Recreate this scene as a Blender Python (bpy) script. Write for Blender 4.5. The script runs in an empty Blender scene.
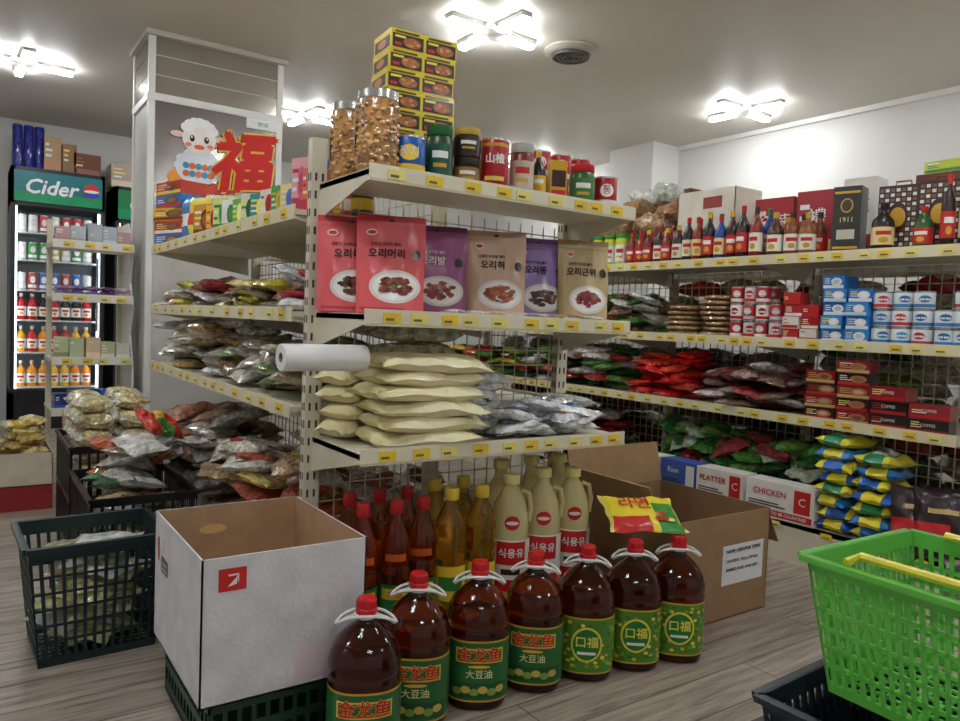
import bpy, bmesh, math, random
from mathutils import Matrix, Vector
R = random.Random(7)
pi = math.pi

# ------------------------------------------------------------ helpers
def lin(c):
    o = []
    for v in c[:3]:
        v = max(0, min(255, v)) / 255.0
        o.append(v / 12.92 if v <= 0.04045 else ((v + 0.055) / 1.055) ** 2.4)
    return (o[0], o[1], o[2], 1.0)

def jit(c, a=12, rnd=None):
    r = rnd or R
    k = r.uniform(-a, a)
    return tuple(max(0, min(255, v + k + r.uniform(-a * .3, a * .3))) for v in c)

MATS = {}
def nodes_new(name):
    m = bpy.data.materials.new(name)
    m.use_nodes = True
    nt = m.node_tree
    nt.nodes.clear()
    out = nt.nodes.new('ShaderNodeOutputMaterial')
    return m, nt, out

def prin(name, rough=.4, metal=0, coat=0, bs=0, bstr=0, vs=0, vlo=.85, vhi=1.08, trans=0, alpha=1, ior=1.45, vor=0, spec=.5, bdist=.01, cellvar=0):
    m, nt, out = nodes_new(name)
    p = nt.nodes.new('ShaderNodeBsdfPrincipled')
    at = nt.nodes.new('ShaderNodeAttribute'); at.attribute_name = 'Col'
    tc = nt.nodes.new('ShaderNodeTexCoord')
    colsock = at.outputs['Color']
    if vs:
        n = nt.nodes.new('ShaderNodeTexNoise'); n.inputs['Scale'].default_value = vs
        n.inputs['Detail'].default_value = 4
        nt.links.new(tc.outputs['Object'], n.inputs['Vector'])
        mr = nt.nodes.new('ShaderNodeMapRange')
        mr.inputs['From Min'].default_value = .3; mr.inputs['From Max'].default_value = .7
        mr.inputs['To Min'].default_value = vlo; mr.inputs['To Max'].default_value = vhi
        nt.links.new(n.outputs['Fac'], mr.inputs['Value'])
        vm = nt.nodes.new('ShaderNodeVectorMath'); vm.operation = 'SCALE'
        nt.links.new(colsock, vm.inputs[0]); nt.links.new(mr.outputs[0], vm.inputs['Scale'])
        colsock = vm.outputs[0]
    if vor:
        v = nt.nodes.new('ShaderNodeTexVoronoi'); v.inputs['Scale'].default_value = vor
        nt.links.new(tc.outputs['Object'], v.inputs['Vector'])
        sx = nt.nodes.new('ShaderNodeSeparateColor'); nt.links.new(v.outputs['Color'], sx.inputs[0])
        mr2 = nt.nodes.new('ShaderNodeMapRange')
        mr2.inputs['To Min'].default_value = 1 - cellvar; mr2.inputs['To Max'].default_value = 1 + cellvar * .6
        nt.links.new(sx.outputs[0], mr2.inputs['Value'])
        vm2 = nt.nodes.new('ShaderNodeVectorMath'); vm2.operation = 'SCALE'
        nt.links.new(colsock, vm2.inputs[0]); nt.links.new(mr2.outputs[0], vm2.inputs['Scale'])
        colsock = vm2.outputs[0]
    nt.links.new(colsock, p.inputs['Base Color'])
    p.inputs['Roughness'].default_value = rough
    p.inputs['Metallic'].default_value = metal
    p.inputs['Coat Weight'].default_value = coat
    p.inputs['Coat Roughness'].default_value = .08
    p.inputs['Transmission Weight'].default_value = trans
    p.inputs['IOR'].default_value = ior
    p.inputs['Alpha'].default_value = alpha
    if bs:
        n2 = nt.nodes.new('ShaderNodeTexNoise'); n2.inputs['Scale'].default_value = bs
        n2.inputs['Detail'].default_value = 3
        nt.links.new(tc.outputs['Object'], n2.inputs['Vector'])
        b = nt.nodes.new('ShaderNodeBump'); b.inputs['Strength'].default_value = bstr
        b.inputs['Distance'].default_value = bdist
        nt.links.new(n2.outputs['Fac'], b.inputs['Height'])
        nt.links.new(b.outputs[0], p.inputs['Normal'])
    nt.links.new(p.outputs[0], out.inputs[0])
    MATS[name] = m
    return m

prin('printed_gloss', .34, coat=.12, vs=9, vlo=.92, vhi=1.04)
prin('printed_matte', .6, vs=12, vlo=.92, vhi=1.04)
prin('cardboard', .8, vs=14, vlo=.88, vhi=1.06, bs=90, bstr=.15)
prin('painted_steel', .42, vs=5, vlo=.93, vhi=1.03)
prin('plastic', .38, coat=.08)
prin('basket_plastic', .3, coat=.2, trans=.15)
prin('tin', .25, metal=.85)
prin('silver_panel', .16, metal=.75, vs=3, vlo=.85, vhi=1.1)
prin('film', .22, coat=.75, bs=42, bstr=1.0, vs=38, vlo=.6, vhi=1.25, bdist=.02)
prin('dried_goods', .3, coat=.8, bs=48, bstr=1.0, vs=24, vlo=.6, vhi=1.3, vor=100, cellvar=.45, bdist=.02)
prin('nuts', .5, coat=.8, vor=62, cellvar=.5, bs=60, bstr=.6)
prin('sack', .42, coat=.12, bs=16, bstr=.5, vs=10, vlo=.94, vhi=1.03, bdist=.03)
prin('oil', .05, trans=.94, ior=1.3, coat=.5)
prin('jug_plastic', .22, trans=.45, ior=1.2, coat=.25)
def emis(name, col, s):
    m, nt, out = nodes_new(name)
    e = nt.nodes.new('ShaderNodeEmission'); e.inputs[0].default_value = col; e.inputs[1].default_value = s
    nt.links.new(e.outputs[0], out.inputs[0]); MATS[name] = m
emis('lamp_glow', (.94, .975, 1.0, 1), 76)
emis('fridge_light', (.85, .95, 1, 1), 8)

def shell_mat(name, c1, c2, scale, rough, bump=.05, bscale=60):
    m, nt, out = nodes_new(name)
    p = nt.nodes.new('ShaderNodeBsdfPrincipled'); p.inputs['Roughness'].default_value = rough
    tc = nt.nodes.new('ShaderNodeTexCoord'); n = nt.nodes.new('ShaderNodeTexNoise')
    n.inputs['Scale'].default_value = scale; n.inputs['Detail'].default_value = 6
    cr = nt.nodes.new('ShaderNodeValToRGB')
    cr.color_ramp.elements[0].position = .3; cr.color_ramp.elements[1].position = .7
    cr.color_ramp.elements[0].color = lin(c1); cr.color_ramp.elements[1].color = lin(c2)
    nt.links.new(tc.outputs['Object'], n.inputs[0]); nt.links.new(n.outputs['Fac'], cr.inputs[0])
    nt.links.new(cr.outputs[0], p.inputs['Base Color'])
    n2 = nt.nodes.new('ShaderNodeTexNoise'); n2.inputs['Scale'].default_value = bscale
    nt.links.new(tc.outputs['Object'], n2.inputs[0])
    b = nt.nodes.new('ShaderNodeBump'); b.inputs['Strength'].default_value = bump; b.inputs['Distance'].default_value = .01
    nt.links.new(n2.outputs['Fac'], b.inputs['Height']); nt.links.new(b.outputs[0], p.inputs['Normal'])
    nt.links.new(p.outputs[0], out.inputs[0]); MATS[name] = m
shell_mat('ceiling_paint', (206, 199, 188), (216, 210, 200), .8, .5)
shell_mat('wall_paint', (214, 213, 208), (224, 223, 219), 1.2, .7)

def floor_mat():
    m, nt, out = nodes_new('plank_floor')
    L = nt.links.new
    p = nt.nodes.new('ShaderNodeBsdfPrincipled')
    tc = nt.nodes.new('ShaderNodeTexCoord')
    br = nt.nodes.new('ShaderNodeTexBrick')
    br.inputs['Scale'].default_value = 1; br.inputs['Brick Width'].default_value = 1.2
    br.inputs['Row Height'].default_value = .15; br.inputs['Mortar Size'].default_value = .0022
    br.inputs['Mortar Smooth'].default_value = .3
    br.inputs['Color1'].default_value = lin((172, 160, 149)); br.inputs['Color2'].default_value = lin((152, 139, 128))
    br.inputs['Mortar'].default_value = lin((80, 68, 60)); br.offset = .37
    L(tc.outputs['Object'], br.inputs['Vector'])
    mp = nt.nodes.new('ShaderNodeMapping'); mp.inputs['Scale'].default_value = (3.2, 46, 1)
    L(tc.outputs['Object'], mp.inputs[0])
    n = nt.nodes.new('ShaderNodeTexNoise'); n.inputs['Scale'].default_value = 1; n.inputs['Detail'].default_value = 8
    n.inputs['Roughness'].default_value = .7; n.inputs['Distortion'].default_value = .4
    L(mp.outputs[0], n.inputs['Vector'])
    cr = nt.nodes.new('ShaderNodeValToRGB')
    e = cr.color_ramp.elements
    e[0].position = .34; e[0].color = (.34, .30, .27, 1); e[1].position = .60; e[1].color = (1.25, 1.24, 1.22, 1)
    x = e.new(.46); x.color = (.84, .82, .80, 1)
    L(n.outputs['Fac'], cr.inputs[0])
    mx = nt.nodes.new('ShaderNodeMix'); mx.data_type = 'RGBA'; mx.blend_type = 'MULTIPLY'
    mx.inputs['Factor'].default_value = .9
    L(br.outputs['Color'], mx.inputs['A']); L(cr.outputs[0], mx.inputs['B'])
    L(mx.outputs['Result'], p.inputs['Base Color'])
    p.inputs['Roughness'].default_value = .4
    b = nt.nodes.new('ShaderNodeBump'); b.inputs['Strength'].default_value = .25; b.inputs['Distance'].default_value = .005
    L(n.outputs['Fac'], b.inputs['Height']); L(b.outputs[0], p.inputs['Normal'])
    L(p.outputs[0], out.inputs[0]); MATS['plank_floor'] = m
floor_mat()

_tc = {}
def text2d(s, size=1.0):
    if s not in _tc:
        cu = bpy.data.curves.new('t', 'FONT'); cu.body = s; cu.align_x = 'CENTER'; cu.align_y = 'CENTER'
        cu.resolution_u = 2; cu.size = 1
        ob = bpy.data.objects.new('t', cu); bpy.context.scene.collection.objects.link(ob)
        dg = bpy.context.evaluated_depsgraph_get(); dg.update()
        me = bpy.data.meshes.new_from_object(ob.evaluated_get(dg))
        bm = bmesh.new(); bm.from_mesh(me)
        for _ in range(3):
            bmesh.ops.triangulate(bm, faces=bm.faces[:])
            ed = [e for e in bm.edges if e.calc_length() > .22]
            if not ed: break
            bmesh.ops.subdivide_edges(bm, edges=ed, cuts=1)
        bmesh.ops.triangulate(bm, faces=bm.faces[:])
        bm.to_mesh(me); bm.free()
        _tc[s] = ([(v.co.x, v.co.y) for v in me.vertices], [tuple(q.vertices) for q in me.polygons])
        bpy.data.objects.remove(ob); bpy.data.curves.remove(cu); bpy.data.meshes.remove(me)
    v, f = _tc[s]
    return [(a * size, b * size) for a, b in v], f

class MB:
    def __init__(s):
        s.V = []; s.F = []; s.C = []; s.M = []; s.T = Matrix.Identity(4)
    def at(s, x=0, y=0, z=0, rz=0, rx=0, ry=0):
        s.T = Matrix.Translation((x, y, z)) @ Matrix.Rotation(rz, 4, 'Z') @ Matrix.Rotation(ry, 4, 'Y') @ Matrix.Rotation(rx, 4, 'X')
        return s
    def add(s, verts, faces, col, mat):
        o = len(s.V); T = s.T
        s.V.extend([tuple(T @ Vector(v)) for v in verts])
        single = isinstance(col, tuple)
        for i, f in enumerate(faces):
            s.F.append(tuple(o + k for k in f)); s.C.append(col if single else col[i]); s.M.append(mat)
    def box(s, x0, y0, z0, x1, y1, z1, col, mat='printed_matte'):
        v = [(x0, y0, z0), (x1, y0, z0), (x1, y1, z0), (x0, y1, z0), (x0, y0, z1), (x1, y0, z1), (x1, y1, z1), (x0, y1, z1)]
        f = [(0, 3, 2, 1), (4, 5, 6, 7), (0, 1, 5, 4), (1, 2, 6, 5), (2, 3, 7, 6), (3, 0, 4, 7)]
        s.add(v, f, col, mat)
    def lathe(s, prof, seg, col, mat, x=0, y=0, z=0, sx=1, sy=1, cap=True, p=2.0):
        v = []; f = []; c = []
        n = len(prof)
        for r, h in prof:
            for k in range(seg):
                a = 2 * pi * k / seg
                ca, sa = math.cos(a), math.sin(a)
                q = 1.0
                if p != 2.0:
                    q = (abs(ca) ** p + abs(sa) ** p) ** (-1 / p)
                v.append((x + r * ca * q * sx, y + r * sa * q * sy, z + h))
        for i in range(n - 1):
            for k in range(seg):
                k2 = (k + 1) % seg
                f.append((i * seg + k, i * seg + k2, (i + 1) * seg + k2, (i + 1) * seg + k))
                c.append(col if isinstance(col, tuple) else col[i])
        if cap:
            f.append(tuple(reversed(range(seg)))); c.append(c[0])
            f.append(tuple((n - 1) * seg + k for k in range(seg))); c.append(c[-2])
        s.add(v, f, c, mat)
    def band(s, r, z0, z1, a0, a1, col, mat='printed_gloss', seg=14, x=0, y=0):
        v = []; f = []
        for k in range(seg + 1):
            a = a0 + (a1 - a0) * k / seg
            v.append((x + r * math.sin(a), y - r * math.cos(a), z0)); v.append((x + r * math.sin(a), y - r * math.cos(a), z1))
        for k in range(seg):
            f.append((2 * k, 2 * k + 2, 2 * k + 3, 2 * k + 1))
        s.add(v, f, col, mat)
    def ell(s, cx, cz, rx, rz, col, fn, mat='printed_gloss', seg=18, rings=3):
        v = [fn(cx, cz)]; f = []
        for j in range(1, rings + 1):
            for k in range(seg):
                a = 2 * pi * k / seg
                v.append(fn(cx + rx * j / rings * math.cos(a), cz + rz * j / rings * math.sin(a)))
        for k in range(seg):
            f.append((0, 1 + k, 1 + (k + 1) % seg))
        for j in range(rings - 1):
            for k in range(seg):
                a = 1 + j * seg; b = a + seg; k2 = (k + 1) % seg
                f.append((a + k, b + k, b + k2, a + k2))
        s.add(v, f, col, mat)
    def quad(s, x0, z0, x1, z1, col, fn, mat='printed_gloss', n=4):
        v = []; f = []
        for i in range(n + 1):
            for j in range(n + 1):
                v.append(fn(x0 + (x1 - x0) * i / n, z0 + (z1 - z0) * j / n))
        for i in range(n):
            for j in range(n):
                a = i * (n + 1) + j
                f.append((a, a + n + 1, a + n + 2, a + 1))
        s.add(v, f, col, mat)
    def text(s, t, size, cx, cz, col, fn, mat='printed_matte', sx=1, bold=0):
        v, f = text2d(t, size)
        if not v: return
        offs = [(0, 0)] if not bold else [(-bold, 0), (bold, 0), (0, bold), (0, -bold)]
        for i, (ox, oz) in enumerate(offs):
            s.add([fn(cx + a * sx + ox, cz + b + oz, i * .0002) for a, b in v], f, col, mat)
    def tube(s, pts, r, col, mat='plastic', seg=6, closed=False):
        P = [Vector(p) for p in pts]; n = len(P); v = []; f = []
        for i in range(n):
            if closed: d = P[(i + 1) % n] - P[i - 1]
            else: d = P[min(i + 1, n - 1)] - P[max(i - 1, 0)]
            d.normalize()
            up = Vector((0, 0, 1)) if abs(d.z) < .9 else Vector((1, 0, 0))
            a = d.cross(up).normalized(); b = d.cross(a)
            for k in range(seg):
                t = 2 * pi * k / seg
                v.append(tuple(P[i] + a * math.cos(t) * r + b * math.sin(t) * r))
        for i in range(n if closed else n - 1):
            i2 = (i + 1) % n
            for k in range(seg):
                k2 = (k + 1) % seg
                f.append((i * seg + k, i2 * seg + k, i2 * seg + k2, i * seg + k2))
        if not closed:
            f.append(tuple(range(seg))); f.append(tuple((n - 1) * seg + k for k in reversed(range(seg))))
        s.add(v, f, col, mat)
    def pillow(s, w, d, h, col, mat='film', seed=0, nx=12, ny=8, wr=.12, flat=.8):
        rr = random.Random(seed)
        ph = [rr.uniform(0, 6.28) for _ in range(6)]; fr = [rr.uniform(2, 6) for _ in range(4)]
        v = []; f = []; c = []
        for top in (1, -1):
            for i in range(nx + 1):
                for j in range(ny + 1):
                    a = -1 + 2 * i / nx; b = -1 + 2 * j / ny
                    pr = ((1 - abs(a) ** 3.2) * (1 - abs(b) ** 3.2)) ** .5
                    wn = math.sin(a * fr[0] + ph[0] + b * 2) * math.cos(b * fr[1] + ph[1]) + .6 * math.sin((a + b) * fr[2] * 1.7 + ph[2])
                    z = top * h / 2 * pr * (1 + wr * wn)
                    if top < 0: z *= flat
                    x = a * w / 2 * (1 - .07 * (1 - b * b) * abs(a) ** 4 - .02 * math.sin(b * 7 + ph[3]))
                    y = b * d / 2 * (1 - .07 * (1 - a * a) * abs(b) ** 4 - .02 * math.sin(a * 7 + ph[4]))
                    z += .15 * h * wn * (abs(a) ** 4 + abs(b) ** 4) * .5
                    v.append((x, y, z))
        N = (nx + 1) * (ny + 1)
        for t in range(2):
            for i in range(nx):
                for j in range(ny):
                    q = t * N + i * (ny + 1) + j
                    ff = (q, q + ny + 1, q + ny + 2, q + 1)
                    f.append(ff if t == 0 else tuple(reversed(ff)))
                    a = -1 + 2 * (i + .5) / nx; b = -1 + 2 * (j + .5) / ny
                    c.append(col if isinstance(col, tuple) else col(a, b, t))
        s.add(v, f, c, mat)
    def build(s, name, smooth=True, bevel=0):
        me = bpy.data.meshes.new(name)
        me.from_pydata(s.V, [], s.F); me.update()
        names = []
        for m in s.M:
            if m not in names: names.append(m)
        for m in names: me.materials.append(MATS[m])
        ix = {m: i for i, m in enumerate(names)}
        me.polygons.foreach_set('material_index', [ix[m] for m in s.M])
        ca = me.color_attributes.new('Col', 'FLOAT_COLOR', 'CORNER')
        buf = []; cache = {}
        for q, c in zip(me.polygons, s.C):
            if c not in cache: cache[c] = lin(c)
            buf.extend(cache[c] * q.loop_total)
        ca.data.foreach_set('color', buf)
        if smooth:
            me.polygons.foreach_set('use_smooth', [True] * len(me.polygons))
            me.set_sharp_from_angle(angle=math.radians(38))
        ob = bpy.data.objects.new(name, me)
        bpy.context.scene.collection.objects.link(ob)
        return ob

CREAM = (222, 215, 194); WHITE = (240, 240, 236); BLACK = (24, 24, 26); RED = (196, 28, 34); GOLD = (206, 160, 50)
YEL = (238, 205, 40); GREEN = (28, 110, 52); CARD = (170, 134, 96); BLUE = (34, 84, 170)

# ------------------------------------------------------------ camera
Yv = Vector((-515, 58.5, -746)).normalized()
Xv0 = Vector((1081, -5.5, -746))
Zv = Xv0.cross(Yv).normalized()
Xv = Yv.cross(Zv).normalized()
cam = bpy.data.cameras.new('camera'); co = bpy.data.objects.new('camera', cam)
bpy.context.scene.collection.objects.link(co)
rot = Matrix((Xv, Yv, Zv)).to_4x4()
co.matrix_world = Matrix.Translation((0, 0, 1.0)) @ rot
cam.sensor_width = 36; cam.lens = 746 / 960 * 36; cam.clip_start = .02
bpy.context.scene.camera = co
bpy.context.scene.view_settings.view_transform = 'Standard'

# ------------------------------------------------------------ room
X0, X1, Y0, Y1, CH = -2.2, 4.98, -2.2, 7.5, 2.55
def slab(name, b, mat):
    m = MB(); m.box(*b, WHITE, mat); return m.build(name, smooth=False)
slab('floor', (X0, Y0, -.1, X1, Y1, 0), 'plank_floor')
slab('ceiling', (X0, Y0, CH, X1, Y1, CH + .1), 'ceiling_paint')
slab('wall_back', (X0 - .1, Y1, -.1, X1 + .1, Y1 + .1, CH + .1), 'wall_paint')
slab('wall_right', (X1, Y0, -.1, X1 + .1, Y1, CH + .1), 'wall_paint')
slab('wall_left', (X0 - .1, Y0, -.1, X0, Y1, CH + .1), 'wall_paint')
slab('wall_front', (X0 - .1, Y0 - .1, -.1, X1 + .1, Y0, CH + .1), 'wall_paint')
slab('pillar', (4.66, 4.35, 0, 4.98, 4.85, CH), 'wall_paint')
m = MB(); m.box(4.95, Y0, CH - .035, 4.98, 4.35, CH, WHITE, 'painted_steel'); m.build('trim_1', False)

# ------------------------------------------------------------ ceiling lights
def light(x, y):
    m = MB()
    m.box(x - .07, y - .07, CH - .035, x + .07, y + .07, CH, (235, 233, 228), 'plastic')
    for a in range(4):
        m.at(x, y, CH, a * pi / 2 + .05)
        m.box(.05, -.03, -.022, .28, .03, -.0, (215, 215, 210), 'plastic')
        m.box(.07, -.020, -.042, .275, .020, -.022, WHITE, 'lamp_glow')
    m.build('ceiling_light', False)
for (x, y) in [(2.28, 3.3), (4.42, 3.3), (2.15, 5.6), (.3, 5.65), (4.35, 5.6), (.1, 3.3), (.1, 1.1), (2.28, 1.1), (4.42, 1.1), (.1, -1), (2.28, -1), (-1.5, 2.2)]:
    light(x, y)
m = MB(); m.at(2.80, 3.27, CH)
m.lathe([(.15, 0), (.155, -.012), (.12, -.03), (.11, -.03)], 32, (190, 184, 172), 'plastic')
for r in (.105, .08, .055, .03):
    m.lathe([(r, -.02), (r, -.045), (r - .012, -.045), (r - .012, -.02)], 28, (80, 74, 68), 'plastic')
m.build('ceiling_vent')

# ------------------------------------------------------------ shelving parts
def post(m, x, y, z1, w=.045, d=.03, face='-y'):
    m.box(x - w / 2, y - d / 2, 0, x + w / 2, y + d / 2, z1, CREAM, 'painted_steel')
    n = int((z1 - .1) / .05)
    for k in range(n):
        z = .08 + k * .05
        for o in (-.010, .010):
            if face == '-y': m.box(x + o - .003, y - d / 2 - .0012, z, x + o + .003, y - d / 2, z + .022, (60, 56, 50), 'plastic')
            m.box(x - w / 2 - .0012, y + o * .7 - .0025, z, x - w / 2, y + o * .7 + .0025, z + .022, (60, 56, 50), 'plastic')
def tags_x(m, x0, x1, y, z, step=.13, seed=1):
    r = random.Random(seed); x = x0 + .05
    while x < x1 - .06:
        c = r.choice([(240, 205, 60), (240, 205, 60), (238, 225, 130), (238, 225, 130)])
        m.box(x, y - .0025, z + .006, x + .05, y - .0005, z + .032, c, 'printed_gloss')
        m.box(x + .006, y - .0032, z + .012, x + .03, y - .0025, z + .018, (120, 100, 70), 'printed_matte')
        x += step * r.uniform(.6, 1.3)
def tags_y(m, y0, y1, x, z, step=.14, seed=1):
    r = random.Random(seed); y = y0 + .05
    while y < y1 - .06:
        c = r.choice([(240, 205, 60), (240, 205, 60), (238, 225, 130), (238, 225, 130)])
        m.box(x - .0025, y, z + .006, x - .0005, y + .05, z + .032, c, 'printed_gloss')
        m.box(x - .0032, y + .01, z + .012, x - .0025, y + .04, z + .018, (120, 100, 70), 'printed_matte')
        y += step * r.uniform(.6, 1.3)
def bracket_y(m, x, yf, yb, z):
    t = .002
    v = [(x - t, yf, z - .015), (x - t, yb, z - .09), (x - t, yb, z + .01), (x - t, yf, z + .01)]
    v += [(x + t, a, b) for _, a, b in v]
    m.add(v, [(0, 1, 2, 3), (7, 6, 5, 4), (0, 4, 5, 1), (1, 5, 6, 2), (2, 6, 7, 3), (3, 7, 4, 0)], CREAM, 'painted_steel')
def bracket_x(m, y, xf, xb, z):
    t = .002
    v = [(xf, y - t, z - .015), (xb, y - t, z - .09), (xb, y - t, z + .01), (xf, y - t, z + .01)]
    v += [(a, y + t, b) for a, _, b in v]
    m.add(v, [(0, 1, 2, 3), (7, 6, 5, 4), (0, 4, 5, 1), (1, 5, 6, 2), (2, 6, 7, 3), (3, 7, 4, 0)], CREAM, 'painted_steel')
def wire_y(m, x, y0, y1, z0, z1, st=.05, r=.0018):
    c = (205, 198, 178)
    y = y0
    while y <= y1: m.box(x - r, y - r, z0, x + r, y + r, z1, c, 'painted_steel'); y += st
    z = z0
    while z <= z1: m.box(x - r, y0, z - r, x + r, y1, z + r, c, 'painted_steel'); z += st * 1.0
def wire_x(m, y, x0, x1, z0, z1, st=.05, r=.0016):
    c = (205, 198, 178)
    x = x0
    while x <= x1: m.box(x - r, y - r, z0, x + r, y + r, z1, c, 'painted_steel'); x += st
    z = z0
    while z <= z1: m.box(x0, y - r, z - r, x1, y + r, z + r, c, 'painted_steel'); z += st

# central gondola --------------------------------------------------
m = MB()
EX0, EX1, EYF, EYB = .82, 1.75, 1.70, 2.0
post(m, .82, 2.03, 1.5); post(m, 1.75, 2.03, 1.5)
for k, z in enumerate((.645, 1.0, 1.36)):
    m.box(EX0, EYF, z - .004, EX1, EYB + .01, z + .012, CREAM, 'painted_steel')
    m.box(EX0, EYF - .006, z - .018, EX1, EYF, z + .024, (228, 222, 198), 'painted_steel')
    m.box(EX0, EYF - .009, z - .019, EX1, EYF - .006, z - .012, (205, 196, 165), 'plastic')
    tags_x(m, EX0, EX1, EYF - .006, z - .016, .10, seed=k + 3)
    bracket_y(m, EX0 + .002, EYF, EYB + .02, z); bracket_y(m, EX1 - .002, EYF, EYB + .02, z)
m.box(EX0, EYF + .02, .0, EX1, EYF + .03, .13, CREAM, 'painted_steel')
m.box(EX0, EYF + .02, .13, EX1, EYB + .02, .15, CREAM, 'painted_steel')
m.box(EX0, EYF + .012, .115, EX1, EYF + .02, .155, (228, 220, 190), 'painted_steel')
wire_x(m, 2.03, EX0 + .03, EX1 - .03, .16, 1.34)
GY1 = 4.0
for zz, seed in ((1.29, 1), (1.0, 2), (.725, 3)):
    m.box(.765, 2.06, zz - .004, 1.24, GY1, zz + .012, CREAM, 'painted_steel')
    m.box(.76, 2.05, zz - .018, .766, GY1, zz + .024, (228, 220, 190), 'painted_steel')
    tags_y(m, 2.05, GY1, .76, zz - .016, .15, seed)
    m.box(1.30, 2.06, zz - .004, 1.745, GY1, zz + .012, CREAM, 'painted_steel')
    m.box(1.745, 2.05, zz - .018, 1.751, GY1, zz + .024, (228, 220, 190), 'painted_steel')
    for y in (2.07, 3.0, GY1 - .01):
        bracket_x(m, y, .765, 1.24, zz)
m.box(.70, 2.06, .16, 1.75, GY1, .18, CREAM, 'painted_steel')
m.box(.70, 2.06, 0, .71, GY1, .18, CREAM, 'painted_steel')
m.box(1.74, 2.06, 0, 1.75, GY1, .16, CREAM, 'painted_steel')
for y in (2.1, 3.0, 3.96):
    m.box(1.25, y - .02, 0, 1.29, y + .02, 1.5, CREAM, 'painted_steel')
wire_y(m, 1.27, 2.1, GY1, .2, 1.48)
m.build('gondola_shelf')

# right shelf (double sided) ---------------------------------------
m = MB()
RX, RB, RY0, RY1 = 3.0, 3.47, 1.24, 5.0
for zz, seed in ((1.337, 11), (.963, 12), (.63, 13)):
    m.box(RX + .005, RY0, zz - .004, RB, RY1, zz + .012, CREAM, 'painted_steel')
    m.box(RX, RY0, zz - .02, RX + .006, RY1, zz + .024, (228, 220, 185), 'painted_steel')
    tags_y(m, RY0, RY1, RX, zz - .018, .11, seed)
    m.box(RB + .05, RY0, zz - .004, RB + .46, RY1, zz + .012, CREAM, 'painted_steel')
    m.box(RB + .46, RY0, zz - .02, RB + .466, RY1, zz + .024, (228, 220, 185), 'painted_steel')
    for y in (RY0 + .005, 2.14, 3.04, 3.94, RY1):
        bracket_x(m, y, RX + .005, RB, zz)
m.box(RX - .02, RY0, .16, RB + .46, RY1, .18, CREAM, 'painted_steel')
m.box(RX - .02, RY0, 0, RX - .01, RY1, .18, CREAM, 'painted_steel')
tags_y(m, RY0, RY1, RX - .02, .14, .2, 15)
for y in (RY0 + .02, 2.14, 3.04, 3.94, 4.97):
    post(m, RB + .025, y, 1.55, face='x')
wire_y(m, RB + .01, RY0, RY1, .2, 1.5, r=.0022)
m.build('double_sided_shelf')

# ------------------------------------------------------------ generic products
def flatfn(y):
    return lambda x, z, o=0: (x, y - o, z)
def cylfn(r, x0=0, y0=0):
    return lambda x, z, o=0: (x0 + (r + o) * math.sin(x / r), y0 - (r + o) * math.cos(x / r), z)

def carton(m, w, d, h, col, acc, rr, pic=None, txt=None):
    m.box(-w / 2, -d / 2, 0, w / 2, d / 2, h, col, 'printed_gloss')
    f = flatfn(-d / 2 - .0008)
    m.quad(-w / 2 * .96, h * .06, w / 2 * .96, h * .3, acc, f, n=1)
    f2 = flatfn(-d / 2 - .0014)
    if pic: m.ell(w * .14, h * .55, w * .26, h * .3, pic, f2, seg=12, rings=1); m.ell(w * .14, h * .55, w * .16, h * .18, jit(pic, 50, rr), flatfn(-d / 2 - .002), seg=10, rings=1)
    for k in range(3):
        zz = h * (.42 + .16 * k)
        m.quad(-w * .42, zz, -w * (.42 - rr.uniform(.2, .4)), zz + h * .07, rr.choice([WHITE, acc, (250, 235, 120)]), f2, n=1)
    if txt: m.text(txt, h * .28, 0, h * .6, WHITE if sum(col) < 420 else RED, flatfn(-d / 2 - .0022))
    g = lambda x, z, o=0: (-w / 2 - .001 - o, x, z)
    m.quad(d / 2 * .9, h * .1, -d / 2 * .9, h * .4, acc, g, n=1)
    for k in range(2):
        zz = h * (.52 + .18 * k)
        m.quad(d * .35, zz, -d * rr.uniform(0, .35), zz + h * .08, rr.choice([WHITE, acc]), g, n=1)

def can(m, r, h, col, band, rr, txt=None, lid=None):
    m.lathe([(r * .96, 0), (r, .003), (r, h - .003), (r * .96, h)], 20, col, 'printed_gloss')
    m.lathe([(r * 1.02, h - .005), (r * 1.02, h), (r * .93, h + .001), (r * .92, h - .004)], 20, lid or (200, 200, 200), 'tin')
    m.lathe([(r * 1.02, 0), (r * 1.02, .005)], 20, (190, 190, 190), 'tin', cap=False)
    m.lathe([(r * 1.01, h * .12), (r * 1.01, h * .3)], 20, band, 'printed_gloss', cap=False)
    f = cylfn(r * 1.015)
    m.ell(0, h * .58, r * .6, h * .2, jit(band, 30, rr), f, seg=12, rings=2)
    if txt: m.text(txt, h * .30, 0, h * .58, WHITE if sum(band) < 500 else RED, cylfn(r * 1.04))
    else:
        m.quad(-r * .5, h * .5, r * .5, h * .6, WHITE, cylfn(r * 1.025), n=3)

def jar(m, r, h, body, lid, label, rr, mat='printed_gloss', lidh=.18):
    m.lathe([(r * .9, 0), (r, h * .05), (r, h * (1 - lidh) * .92), (r * .85, h * (1 - lidh))], 20, body, mat)
    m.lathe([(r * .92, h * (1 - lidh)), (r * .95, h * (1 - lidh) + .002), (r * .95, h - .002), (r * .9, h)], 20, lid, 'plastic')
    if label:
        m.band(r * 1.015, h * .14, h * .66, -1.9, 1.9, label)
        m.quad(-r * .6, h * .42, r * .6, h * .54, WHITE if sum(label) < 500 else RED, cylfn(r * 1.03), n=4)
        m.quad(-r * .5, h * .26, r * .5, h * .33, GOLD, cylfn(r * 1.03), n=4)

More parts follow.
